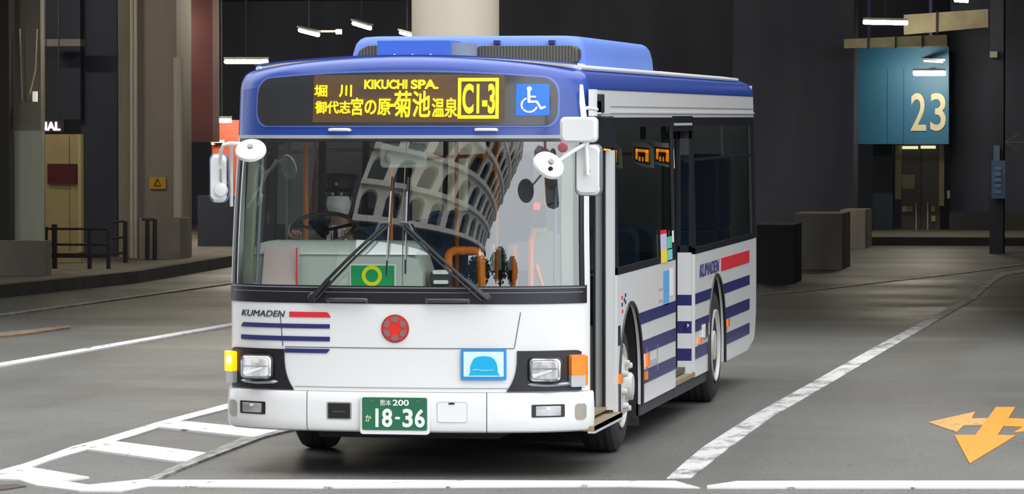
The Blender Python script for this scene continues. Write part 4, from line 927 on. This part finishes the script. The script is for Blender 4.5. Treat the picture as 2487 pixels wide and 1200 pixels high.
# left columns
colL = thing('square_column', 'slim concrete column with pale green board on its lower half, farthest left', 'column', (at(66, 600, 30).x, 30.3, 0))
f = MB(); f.box((at(26, 0, 30).x, 30, .17), (at(98, 0, 30).x, 30.2, 4.85), CONC); f.build('shaft', colL, 0)
f = MB(); bx(f, 27, 318, 106, 636, 29.96, .04, mat('board_pale_green', (.62, .66, .54), .6, noise=(1.5, (.53, .57, .46), 3, (1, 1, .2)))); f.build('cladding_board', colL, 0)
f = MB(); f.tube([at(48, 70, 29.9), at(54, 245, 29.9)], .012, CONCL, 6); f.tube([at(90, 70, 29.9), at(86, 170, 29.9), at(72, 230, 29.9)], .012, CONCL, 6); f.build('conduit', colL)
f = MB(); bx(f, 64, 228, 78, 244, 29.8, .1, CONC); bx(f, 79, 222, 88, 247, 29.8, .08, mat('camera_white', (.7, .7, .68), .4, emit=((1, .95, .8), .5))); f.build('wall_lamp', colL)
f = MB(); a = at(-40, 640, 28.7); b = at(110, 640, 28.7); f.box((a.x-2, 28.7, .17), (b.x, 29.0, .17+.50), CONC); tag(origin(f.build('concrete_plinth', smooth=0)), 'low dark concrete block at the foot of the column farthest left', 'plinth')
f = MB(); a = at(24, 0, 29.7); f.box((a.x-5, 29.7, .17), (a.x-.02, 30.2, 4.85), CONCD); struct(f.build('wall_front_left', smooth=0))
colR = thing('square_column', 'broad concrete column with yellow notice and pipes, left of the bus mirror', 'column', (at(378, 600, 36).x, 36.5, 0))
f = MB(); a = at(286, 0, 36.4); b = at(434, 0, 36.4); f.box((a.x, 36.4, .17), (b.x, 37.2, 4.85), CONC); a = at(338, 0, 36.25); b = at(432, 0, 36.25); f.box((a.x, 36.15, .17), (b.x, 36.41, 4.84), mat('concrete_warm', (.30, .265, .24), .85, noise=(1.2, (.22, .19, .175), 6, (1, 1, .3)))); f.build('shaft', colR, 0)
f = MB(); a = at(338, 530, 35.75); b = at(436, 530, 35.75); f.box((a.x, 35.75, .17), (b.x, 36.5, a.z), CONC); f.build('base_block', colR, 0)
f = MB()
for px, r in ((320, .032), (330, .032), (426, .03), (436, .055)):
    f.tube([at(px, 640 if px < 400 else 528, 36.0 if px < 400 else 35.95), at(px, -30 if px < 400 else 140, 36.0 if px < 400 else 35.95)], r, mat('pipe_grey', (.5, .48, .42), .5), 8)
f.build('pipe', colR)
f = MB(); bx(f, 363, 430, 402, 459, 36.10, .03, mat('notice_yellow', (.55, .36, .03), .5)); n_ = f.build('yellow_notice', colR, 0)
f = MB(); bx(f, 0, 0, 1, 1, 36.09, .01, PWHITE) if 0 else None
f.v = []; f.f = []; f.m = []; p = [at(*q, 36.085) for q in ((382, 435), (390, 451), (374, 451))]; f.tube(p+[p[0]], .012, mat('notice_ink', (.25, .14, .01), .6), 6); f.build('warning_mark', n_)
# red wall and brick column
f = MB(); bx(f, 443, -40, 517, 345, 44, .5, mat('wall_dark_red', (.085, .02, .018), .8, noise=(2, (.06, .016, .016), 4))); tag(origin(f.build('red_panel', smooth=0)), 'dark red wall panel high up between the broad column and the bus', 'panel')
f = MB(); a = at(515, 560, 46); b = at(600, 560, 46); f.box((a.x, 46, .1), (b.x, 46.8, at(0, 292, 46).z), mat('brick_orange_red', (.50, .085, .035), .7, noise=(3, (.36, .06, .035), 3))); 
tag(origin(f.build('red_column', smooth=0)), 'orange red painted column below a lamp just behind the bus door mirror', 'column')
f = MB(); bx(f, 512, 340, 545, 347, 45.85, .16, ALU); bx(f, 513, 330, 519, 352, 45.8, .22, CONCL); tag(origin(f.build('bracket_fitting')), 'small grey metal brackets on the orange red column', 'bracket')
# pale door, signs
f = MB(); dr = thing('site_door', 'pale yellow door panel lit beside the black railing', 'door', (at(150, 600, 34).x, 34, .17))
bx(f, 100, 326, 196, 638, 34, .12, mat('door_yellow', (.42, .34, .17), .6, noise=(2, (.36, .29, .14), 3))); f.build('door_panel', dr, 0); f = MB(); bx(f, 188, 326, 197, 612, 33.97, .15, mat('door_yellow_edge', (.5, .42, .22), .6)); bx(f, 168, 330, 169, 610, 33.99, .02, CONCD); f.build('door_frame', dr, 0)
f = MB(); bx(f, 115, 398, 186, 446, 33.95, .05, mat('sign_maroon', (.09, .014, .014), .5)); tag(origin(f.build('maroon_sign', smooth=0)), 'plain maroon sign on the pale yellow door', 'sign')
sg_ = thing('terminal_sign', 'dark sign board with glowing white capitals ending in NAL above the yellow door', 'sign', (at(120, 306, 33).x, 33, at(120, 320, 33).z))
f = MB(); bx(f, 10, 290, 150, 321, 33, .1, mat('sign_board_dark', (.03, .012, .02), .6)); [f.tube([at(x, 291, 33.05), (at(x, 291, 33.05).x, 33.05, 4.86)], .012, CONCD, 6) for x in (112, 144)]; f.build('board', sg_, 0)
a = at(20, 317, 32.97); b = at(146, 296, 32.97); f = MB(); put_text(f, 'TERMINAL', lambda u, v, k: Vector((a.x+(b.x-a.x)*u, 32.985-.01*k, a.z+(b.z-a.z)*v)), mat('letter_glow', (1, 1, 1), .5, emit=((1, .95, 1), 3)), .03); f.build('letters', sg_, 0)
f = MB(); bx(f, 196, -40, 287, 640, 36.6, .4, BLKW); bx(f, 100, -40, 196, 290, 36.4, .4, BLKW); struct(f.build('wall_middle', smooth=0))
f = MB(); bx(f, 100, 95, 195, 112, 35.5, .3, CONC); tag(origin(f.build('concrete_beam', smooth=0)), 'small grey concrete beam right of the column farthest left', 'beam')
# railings
RB = mat('railing_black', (.018, .016, .018), .5)
rl = thing('railing', 'black metal railing with three rails in front of the yellow door', 'railing', (at(200, 660, 31.5).x, 31.5, .17))
def zz(py, Y): return at(200, py, Y).z
YR = 31.5
for px, w_, t in ((131, .07, 545), (216, .05, 560), (262, .05, 560)):
    f = MB(); a = at(px, t, YR); f.box((a.x-w_/2, YR, .17), (a.x+w_/2, YR+.06, a.z), RB); f.build('post', rl, 0)
f = MB(); 
for py in (556, 594): f.tube([at(112, py, YR+.03), at(262, py, YR+.03)], .018, RB, 8)
bx(f, 112, 615, 262, 627, YR+.01, .03, RB); bx(f, 110, 551, 115, 627, YR, .04, RB); f.build('rail', rl, 0)
rl2 = thing('railing', 'short black railing end standing against the broad concrete column', 'railing', (at(295, 650, 34).x, 34, .17))
f = MB(); a = at(303, 538, 34); f.box((a.x-.03, 34, .17), (a.x+.03, 34.06, a.z), RB); f.build('post', rl2, 0)
for py in (537, 576, 614): f = MB(); f.tube([at(268, py+3, 34.03), at(303, py, 34.03)], .018, RB, 8); f.build('rail', rl2, 0)
f = MB(); 
for px in (358, 376): f.tube([at(px, 640, 35.3), at(px, 533, 35.3)], .035, RB, 8)
f.tube([at(345, 533, 35.3), at(376, 533, 35.3)], .02, RB, 8); tag(origin(f.build('pipe_rail')), 'black hooped rail at the foot of the broad concrete column', 'railing')
f = MB(); a = at(480, 560, 42); f.box((a.x, 42, .17), (a.x+1.6, 42.3, 1.05), BLKW); tag(origin(f.build('bench_wall', smooth=0)), 'low black wall between the broad column and the bus', 'wall')
# ---- right side
f = MB(); a = at(1780, 0, 51.5); b = at(2074, 0, 51.5); f.box((a.x, 51.5, 0), (b.x, 52.5, 4.85), BLKW); struct(f.build('wall_inner', smooth=0))
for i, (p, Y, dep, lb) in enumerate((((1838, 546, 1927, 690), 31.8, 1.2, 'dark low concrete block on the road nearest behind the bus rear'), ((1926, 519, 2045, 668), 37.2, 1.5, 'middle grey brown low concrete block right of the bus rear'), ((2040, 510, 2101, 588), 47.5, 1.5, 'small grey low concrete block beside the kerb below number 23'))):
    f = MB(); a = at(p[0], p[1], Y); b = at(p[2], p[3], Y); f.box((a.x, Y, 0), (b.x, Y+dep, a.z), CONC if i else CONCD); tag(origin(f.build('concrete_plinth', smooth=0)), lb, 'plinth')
# number panel
pn = thing('number_panel', 'blue wall panel with the large cream number 23 under a lamp', 'sign', (at(2190, 350, 53).x, 53.1, at(2190, 350, 53).z))
BP = mat('panel_blue', (.02, .15, .27), .5, noise=(1, (.017, .13, .24), 3))
f = MB(); bx(f, 2075, 115, 2304, 350, 53, .3, BP); f.build('board', pn, 0)
f = MB(); bx(f, 2194, 165, 2195.5, 350, 52.99, .02, NAVY); bx(f, 2155, 165, 2156, 350, 52.99, .02, NAVY); f.build('panel_joint', pn, 0)
f = MB(); [f.box((at(x, 115, 53.1).x-.03, 53.1, at(x, 116, 53.1).z), (at(x, 115, 53.1).x+.03, 53.2, 4.85), NAVY) for x in (2110, 2260)]; f.build('hanger', pn, 0)
a = at(2212, 318, 52.98); b = at(2297, 226, 52.98); f = MB(); CREAM = mat('number_cream', (.62, .58, .38), .5)
for t, x0, x1 in (('2', 0, .44), ('3', .56, 1)): put_text(f, t, lambda u, v, k: Vector((a.x+(b.x-a.x)*(x0+(x1-x0)*u), 52.985-.01*k, a.z+(b.z-a.z)*v)), CREAM, .012)
f.build('numerals', pn, 0)
# doors below
ed = thing('entrance_doors', 'pair of dark glass doors with cream frame below number 23', 'door', (at(2238, 556, 54.5).x, 54.5, .16))
CRF = mat('frame_cream', (.40, .35, .21), .5)
for a_ in ((2174, 350, 2189, 484), (2281, 350, 2293, 500)): f = MB(); bx(f, *a_, 54.4, .15, CRF); f.build('frame_post', ed, 0)
f = MB(); bx(f, 2170, 345, 2300, 352, 54.4, .2, mat('frame_dark', (.05, .04, .03), .6)); f.build('frame_head', ed, 0)
for a_ in ((2189, 352, 2236, 562), (2238, 352, 2283, 562)): f = MB(); bx(f, *a_, 54.5, .06, mat('door_brown_glass', (.06, .05, .04), .25)); o = f.build('door_leaf', ed, 0); h = MB(); px = 2225 if a_[0] < 2200 else 2253; h.tube([at(px, 492, 54.4), at(px, 558, 54.4)], .014, ALU, 8); h.build('handle', o)
for a_ in ((2191, 355, 2229, 362), (2236, 354, 2272, 361)): f = MB(); bx(f, *a_, 54.3, .08, mat('strip_glow', (.9, .85, .5), .5, emit=((1, .9, .5), .9))); f.build('strip_light', ed, 0)
f = MB(); bx(f, 2190, 424, 2222, 459, 54.42, .03, mat('notice_cream', (.40, .35, .22), .6)); f.build('notice', ed, 0)
for a_, c_ in (((2191, 501, 2204, 514), (.5, .46, .25)), ((2205, 501, 2217, 514), (.25, .27, .32)), ((2261, 501, 2271, 514), (.25, .33, .12)), ((2262, 524, 2272, 538), (.30, .32, .10)), ((2300, 463, 2307, 482), (.8, .75, .55))):
    f = MB(); bx(f, *a_, 54.40, .03, mat('poster_%d' % a_[0], c_, .6)); f.build('small_notice', ed, 0)
f = MB(); a = at(2120, 350, 54); b = at(2168, 350, 54); f.box((a.x, 54, .16), (b.x, 54.5, a.z), mat('column_deep_blue', (.02, .035, .06), .6)); tag(origin(f.build('blue_column', smooth=0)), 'dark blue column left of the glass doors below number 23', 'column')
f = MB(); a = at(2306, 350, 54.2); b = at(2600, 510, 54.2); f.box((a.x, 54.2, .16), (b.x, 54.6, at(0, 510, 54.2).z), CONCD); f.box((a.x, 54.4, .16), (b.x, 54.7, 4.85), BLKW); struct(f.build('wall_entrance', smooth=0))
# blue banner, arrow, camera
f = MB(); bx(f, 2408, 390, 2441, 482, 45, .06, mat('banner_blue', (.06, .15, .33), .5, noise=(5, (.14, .25, .42), 3))); bx(f, 2413, 353, 2428, 392, 45.01, .05, mat('banner_pale', (.16, .26, .38), .5))
for k in range(5): bx(f, 2416, 405+k*14, 2432, 413+k*14, 44.985, .015, mat('banner_mark', (.20, .32, .5), .5))
bn = origin(f.build('banner_sign', smooth=0)); tag(bn, 'tall narrow blue sign with pale marks near the right edge', 'sign')
f = MB(); a = at(2405, 0, 45.1); b = at(2438, 0, 45.1); f.box((a.x, 45.1, 0), (b.x, 45.7, 4.85), BLKW); tag(origin(f.build('dark_post', smooth=0)), 'dark square post carrying the tall blue sign', 'post')
f = MB(); p = [at(*q, 48) for q in ((2475, 325), (2440, 345), (2475, 365))]; GL = mat('arrow_pale', (.2, .2, .21), .6); f.tube(p, .014, GL, 6); f.tube([at(2440, 345, 48), at(2530, 345, 48)], .014, GL, 6); ar = f.build('arrow_sign'); tag(origin(ar), 'faint outline arrow pointing left at the right edge', 'sign')
f = MB(); bx(f, 2404, 125, 2422, 140, 45, .2, mat('camera_case', (.5, .52, .45), .5)); f.tube([at(2422, 128, 45.1), at(2434, 118, 45.2)], .015, ALU, 6); tag(origin(f.build('security_camera')), 'small pale security camera high up near the right edge', 'camera')
# ceiling beams lit by the tubes
BE = mat('beam_yellowish', (.42, .37, .24), .7, noise=(3, (.30, .27, .18), 4))
f = MB(); p0, p1, q0, q1 = at(2200, 88, 47), at(2380, 70, 47), at(2200, 35, 47), at(2380, 20, 47)
def ribbed(f, px0, px1, t0, t1, b0, b1, Y, ribs, m):
    A, B, C_, D = at(px0, t0, Y), at(px1, t1, Y), at(px1, b1, Y), at(px0, b0, Y); f.add([A, B, C_, D]+[v+Vector((0, .2, 0)) for v in (A, B, C_, D)], [(0, 1, 2, 3), (7, 6, 5, 4), (0, 4, 5, 1), (1, 5, 6, 2), (2, 6, 7, 3), (3, 7, 4, 0)], m)
    for r_ in ribs: t = (r_-px0)/(px1-px0); bx(f, r_-2, t0+(t1-t0)*t-3, r_+2, b0+(b1-b0)*t+3, Y-.05, .1, CONCD)
ribbed(f, 2195, 2400, 36, 22, 84, 66, 46, (2275, ), BE); tag(origin(f.build('roof_beam', smooth=0)), 'yellowish lit roof beam beside the bright tube, top right', 'beam')
f = MB(); ribbed(f, 2050, 2300, 95, 84, 117, 112, 49, (2108, 2175, 2240), BE); tag(origin(f.build('roof_beam', smooth=0)), 'narrow yellowish ribbed roof beam just above the number panel', 'beam')
# tube lamps
LAMPS = [((-15, 1), (68, 11), 44, 6, 'tube lamp cut by the top left corner', 1), ((322, 43), (382, 59), 44, 6, 'tilted tube lamp above the broad concrete column', 1), ((146, 211), (192, 219), 40, 5, 'small warm tube lamp above the lit capitals', .5),
 ((727, 73), (774, 85), 48, 6, 'tilted tube lamp above the left half of the bus header', 1), ((858, 56), (900, 69), 46, 6, 'short tube lamp above the left end of the air conditioner', 1), ((972, 79), (1007, 88), 49, 5, 'small tube lamp just over the front of the air conditioner', 1),
 ((545, 150), (651, 150), 42, 6, 'long level tube lamp left of the bus roof', 1), ((2096, 54), (2205, 56), 44, 6, 'long level tube lamp beside the yellowish roof beam', 1), ((2218, 178), (2297, 178), 51.6, 7, 'level tube lamp directly above number 23', 1.0),
 ((516, 293), (562, 293), 45.2, 6, 'tube lamp at the top of the orange red column', .6), ((2318, -2), (2352, 0), 42, 8, 'tube lamp cut by the top edge at right', 1), ((2226, 147), (2290, 151), 52.8, 2.5, 'thin dim tube lamp over the lamp of number 23', .15)]
LG = 'tube lamps under the terminal roof'
for (p, q, Y, th, lb, st) in LAMPS:
    lv = abs(p[1]-q[1]) < 3
    A = at(*p, Y+(0 if lv else .5)); B = at(*q, Y-(0 if lv else .5)); c = (A+B)/2; r = th/FPX*(Y+26.5)*.85
    t = thing('tube_lamp', lb[0].upper()*0+lb, 'lamp', c, LG); f = MB(); f.tube([A+(B-A)*.0, A+(B-A)*.03, A+(B-A)*.97, B], [r*.6, r, r, r*.6], TUBE if st >= .5 else mat('tube_dim', (1, 1, .9), .5, emit=((1, .9, .65), 2)), 8); f.build('tube', t)
    d = (B-A).normalized(); f = MB(); s_ = Vector((d.y, -d.x, 0)).normalized()*.05
    up = Vector((0, 0, r+.004)); vs = [A+up-s_, B+up-s_, B+up+s_, A+up+s_]; f.add(vs+[v+Vector((0, 0, .04)) for v in vs], [(0, 1, 2, 3), (7, 6, 5, 4), (0, 4, 5, 1), (1, 5, 6, 2), (2, 6, 7, 3), (3, 7, 4, 0)], HOUS)
    f.tube([c+Vector((0, 0, r+.03)), Vector((c.x, c.y, 4.84))], .012, CONCD, 6) if Y < 51 else f.tube([c+Vector((0, 0, r+.03)), c+Vector((0, 1.42 if Y < 52 else .22, r+.06))], .02, CONCD, 6)
    f.build('housing', t)
FILL_TUBES = [(-19, 21.5), (-14, 21.5), (-19, 30), (-13.2, 32.2), (-9.5, 30), (-18, 38), (-9.5, 38), (-4, 43)]  # unseen tubes added to brighten the left bay, its floor and columns
for k, (x, y) in enumerate(FILL_TUBES):
    t = thing('tube_lamp', 'added unseen tube lamp above the frame, brightening the terminal interior', 'lamp', (x, y, 4.78), 'added fill tubes above the frame'); f = MB(); f.tube([(x-.6, y, 4.77), (x+.6, y, 4.76)], .035, TUBE, 8); f.build('tube', t); f = MB(); f.box((x-.65, y-.06, 4.80), (x+.65, y+.06, 4.85), HOUS); f.build('housing', t)
f = MB(); bx(f, 815, 71, 828, 83, 49, .1, mat('sensor_pale', (.6, .55, .4), .5, emit=((1, .85, .5), .5))); f.tube([at(776, 76, 49), at(816, 76, 49)], .02, CONCL, 6); tag(origin(f.build('ceiling_sensor')), 'small round fitting right of the tilted lamp over the bus header', 'fitting')
f = MB(); a = at(202, 212, 40.05); f.tube([a, (a.x, a.y, 4.86)], .015, CONCD, 6); bx(f, 195, 212, 209, 230, 40, .1, mat('sensor_green', (.25, .32, .12), .5, emit=((.7, .9, .3), .25))); tag(origin(f.build('exit_lamp')), 'small greenish light right of the small warm tube lamp', 'lamp')
# ------------------------------------------------------------------ road markings
MK = [0]
def mark(lb, pts, m, name='road_line', cat='road marking', grp=None, z=.006):
    MK[0] += 1; z += .0012*MK[0]; P = [gpt(x, y) for x, y in pts]; f = MB(); gpoly(f, P, .0005, z, m); o = f.build(name, smooth=0); c = sum((p for p in P), Vector())/len(P); c.z = 0; o.data.transform(Matrix.Translation(-c)); o.location = c; tag(o, lb, cat, grp); return o
def band(L, Rr): return L+Rr[::-1]
mark('long white lane line running from the stop line into the terminal at right', band([(1619, 1164), (1660, 1127), (1708, 1087), (1825, 1012), (1975, 928), (2125, 844), (2350, 724), (2398, 681), (2430, 663), (2520, 650)], [(1679, 1162), (1722, 1128), (1767, 1092), (1875, 1014), (2020, 930), (2162, 846), (2369, 727), (2413, 687), (2443, 670), (2520, 656)]), PAINTW)
mark('thin faded line across the dark road behind the bus at right', band([(1834, 717), (1953, 706), (2170, 681), (2337, 662), (2520, 636)], [(1834, 720), (1953, 709), (2170, 684), (2337, 665), (2520, 639)]), PAINTF)
mark('broad white stop line across the road in front of the bus', band([(300, 1173), (378, 1169), (760, 1168), (1500, 1171), (1640, 1171)], [(290, 1196), (360, 1183), (760, 1188), (1500, 1184), (1700, 1188)]), PAINT, 'stop_line')
mark('white stop line continuing to the right edge', band([(1717, 1183), (1790, 1172), (2100, 1171), (2540, 1171)], [(1717, 1188), (1790, 1188), (2100, 1188), (2540, 1188)]), PAINT, 'stop_line')
mark('white outer border line of the hatched area left of the bus', band([(-20, 1157), (49, 1133), (94, 1118), (175, 1088), (245, 1070), (385, 1028), (490, 1000), (600, 971)], [(-20, 1172), (60, 1144), (122, 1121), (210, 1096), (330, 1060), (385, 1042), (455, 1021), (600, 984)]), PAINT)
mark('worn white corner patch of the hatched area at bottom left', [(-20, 1152), (45, 1134), (105, 1144), (217, 1163), (150, 1172), (215, 1182), (301, 1173), (378, 1166), (350, 1180), (292, 1197), (192, 1196), (90, 1183), (45, 1169), (-20, 1166)], PAINT)
mark('nearer white cross bar of the hatched area', [(245, 1072), (504, 1105), (484, 1125), (430, 1126), (213, 1096)], PAINT, z=.008)
mark('farther white cross bar of the hatched area', [(418, 1025), (647, 1047), (712, 1040), (616, 1067), (378, 1041)], PAINT, z=.008)
mark('worn inner border line of the hatched area beside the front wheel', band([(720, 1038), (640, 1049), (595, 1065), (504, 1104), (430, 1135), (358, 1168)], [(725, 1046), (690, 1053), (640, 1066), (484, 1126), (440, 1144), (378, 1170)]), PAINTF)
mark('white lane line crossing the grey road at left', band([(-20, 889), (280, 837), (620, 778)], [(-20, 897), (280, 844), (620, 784)]), PAINT)
mark('thinner white lane line farther back at left', band([(-20, 769), (280, 727), (620, 680)], [(-20, 773), (280, 731), (620, 683)]), PAINTF)
mark('faint thin line closest to the left kerb', band([(150, 697), (280, 681), (370, 674)], [(150, 699), (280, 683), (370, 676)]), PAINTF)
mark('faded orange line on the road at far left', band([(-20, 814), (60, 806), (170, 794)], [(-20, 823), (60, 815), (170, 799)]), road_paint('orange_faded', (.42, .22, .08), .42, 4, .2))
f = MB(); q = lambda l: [gpt(x, y) for x, y in l]
ar = thing('road_arrow', 'orange arrow painted on the road with heads pointing near, left and right', 'road marking', gpt(2400, 1040))
gpoly(f, q([(2419, 991), (2466, 991), (2423, 1059), (2467, 1060), (2355, 1128), (2318, 1059), (2369, 1059)]), .0005, .009, PAINTO); f.build('near_arrow', ar, 0)
f = MB(); gpoly(f, q([(2255, 1027), (2369, 1001), (2360, 1018), (2410, 1017), (2399, 1033), (2342, 1034), (2323, 1051)]), .0005, .006, PAINTO2); f.build('left_arrow', ar, 0)
f = MB(); gpoly(f, q([(2448, 1017), (2496, 1019), (2500, 1003), (2605, 1035), (2462, 1052), (2484, 1038), (2437, 1036)]), .0005, .006, PAINTO); f.build('right_arrow', ar, 0)
f = MB(); gpoly(f, q([(0, 1180), (40, 1178), (64, 1183), (20, 1190), (0, 1192)]), .0005, .008, mat('leaf_litter', (.07, .05, .045), .9)); tag(f.build('wet_leaf'), 'dark brown wet scrap lying on the road at bottom left', 'leaf')

# ------------------------------------------------------------------ across the road, seen mirrored in the windscreen
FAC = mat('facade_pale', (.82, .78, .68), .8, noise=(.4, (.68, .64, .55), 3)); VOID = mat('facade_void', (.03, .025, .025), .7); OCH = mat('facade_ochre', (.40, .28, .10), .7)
bl = thing('arcade_building', 'curved pale building with tiers of arched openings, mirrored in the windscreen', 'building', (-6, -50, 0))
ZB, ZT, NT, NC = 10.0, 40.0, 6, 15
def facade(t, h, o=0.):
    h = max(h, -.05); a = t*R(84); xr = 7.5+24*max(h, 0)**1.5; X = -20+(xr+20)*math.sin(a)/math.sin(R(84)); Y = -30-42*(1-math.cos(a))/(1-math.cos(R(84)))
    n = Vector((math.cos(a)*.0+.5*math.sin(a)+.2, math.cos(a)*.9+.1, 0)).normalized(); return Vector((X, Y, ZB+(ZT-ZB)*h))+n*o
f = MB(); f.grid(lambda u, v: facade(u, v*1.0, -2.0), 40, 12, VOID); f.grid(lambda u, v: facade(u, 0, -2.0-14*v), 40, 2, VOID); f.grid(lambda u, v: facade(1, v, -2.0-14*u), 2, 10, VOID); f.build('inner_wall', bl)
f = MB()
for r_ in range(NT):
    for c in range(3, NC):
        t0, t1 = c/NC, (c+1)/NC; h0, h1 = r_/NT, (r_+1)/NT; m = 10; mw = .17
        def P(a, b, o=0): return facade(t0+(t1-t0)*a, h0+(h1-h0)*b, o)
        arcp = [(mw, .14), (mw, .60)]+[(.5-(.5-mw)*math.cos(PI*k/8), .60+.26*math.sin(PI*k/8)) for k in range(1, 8)]+[(1-mw, .60), (1-mw, .14)]
        outp = [(0, 0), (0, .6)]+[(k/8, 1) for k in range(1, 8)]+[(1, .6), (1, 0)]
        outp[2] = (0, 1); outp[8] = (1, 1)
        k = len(arcp); vs = [P(*p) for p in arcp]+[P(*p) for p in outp]+[P(p[0], p[1], -1.2) for p in arcp]
        f.add(vs, [(i, i+1, k+i+1, k+i) for i in range(k-1)]+[(0, k-1, 2*k-1, k)]+[(2*k+i, 2*k+(i+1) % k, (i+1) % k, i) for i in range(k)], FAC if not (r_ > 1 and c in (7, 8, 9) and (r_+c) % 2) else OCH)
f.build('arcade', bl, 0)
f = MB()
for r_ in range(NT+1):
    h = r_/NT; n = 30
    for i in range(n):
        vs = [facade(.2+.8*(i+a)/n, h+b, o) for a in (0, 1) for b in (-.012, .012) for o in (0, .9)]; f.add(vs, [(0, 1, 3, 2), (4, 6, 7, 5), (0, 4, 5, 1), (2, 3, 7, 6), (1, 5, 7, 3), (0, 2, 6, 4)], FAC)
f.build('ledge', bl, 0)
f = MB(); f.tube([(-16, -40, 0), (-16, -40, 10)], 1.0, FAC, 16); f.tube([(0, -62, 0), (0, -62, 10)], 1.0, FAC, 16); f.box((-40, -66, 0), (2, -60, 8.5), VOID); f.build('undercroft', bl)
f = MB(); f.box((-70, -110, 0), (-38, 8, 46), mat('block_dark', (.06, .055, .05), .7));  # added dark mass, sized to block sky from the windscreen's left reflection
tag(origin(f.build('reflection_block', smooth=0)), 'added dark block behind the view, keeping sky out of the left windscreen reflection', 'building')
random.seed(4)
LEAF = mat('tree_leaf', (.035, .05, .02), .6, noise=(.8, (.07, .09, .04), 3)); BARK = mat('bark', (.06, .045, .03), .9)
def tree(x, y, hgt, rad, lb, n=2400):
    t = thing('tree', lb, 'tree', (x, y, 0)); f = MB(); f.tube([(x, y, 0), (x+.1, y, hgt*.4), (x, y+.1, hgt*.7)], [.22, .16, .06], BARK, 8)
    for k in range(5): a = k*1.3; f.tube([(x, y, hgt*.35), (x+rad*.5*math.cos(a), y+rad*.5*math.sin(a), hgt*.65)], [.09, .03], BARK, 6)
    f.build('trunk', t); f = MB()
    for _ in range(n):
        d = Vector((random.gauss(0, 1), random.gauss(0, 1), random.gauss(0, 1))).normalized()*random.uniform(.3, 1.02); c = Vector((x+d.x*rad, y+d.y*rad, hgt*.62+d.z*hgt*.38)); s_ = random.uniform(.15, .38)
        u = Vector((random.gauss(0, 1), random.gauss(0, 1), random.gauss(0, 1))).normalized(); v = u.orthogonal().normalized(); w_ = u.cross(v)*.5
        f.add([c-v*s_, c+w_*s_, c+v*s_, c-w_*s_], [(0, 1, 2, 3)], LEAF)
    f.build('foliage', t, 0)
for x, y, h_, r_, lb in ((3.4, -38, 6.0, 2.3, 'third'), (8.4, -39, 7.6, 2.6, 'second'), (13.4, -40, 6.4, 2.3, 'first')):
    tree(x, y, h_, r_, {'third': 'small dark tree mirrored low beside the windscreen joint', 'second': 'dark tree mirrored behind the orange hoop rail', 'first': 'bushy dark tree mirrored right of the orange hoop rail'}[lb])
f = MB(); f.box((14, -1, 0), (40, EDGE, 14), CONCD); f.box((12, EDGE, 5.3), (40, 60, 14), CONCD)  # unseen mass added to cut side light and sky sheen on the bus
for k in range(3): f.box((13.9, -1, 3.8*k+3.3), (14.1, EDGE, 3.8*k+3.6), CONC)
tag(f.build('shading_block', smooth=0), 'added unseen dark block beyond the right edge, shading the door side of the bus', 'building')
f = MB(); f.box((-30, EDGE+2, 5.3), (12, 60, 16), CONCD); tag(f.build('terminal_upper_floors', smooth=0), 'dark upper floors over the terminal roof', 'building')
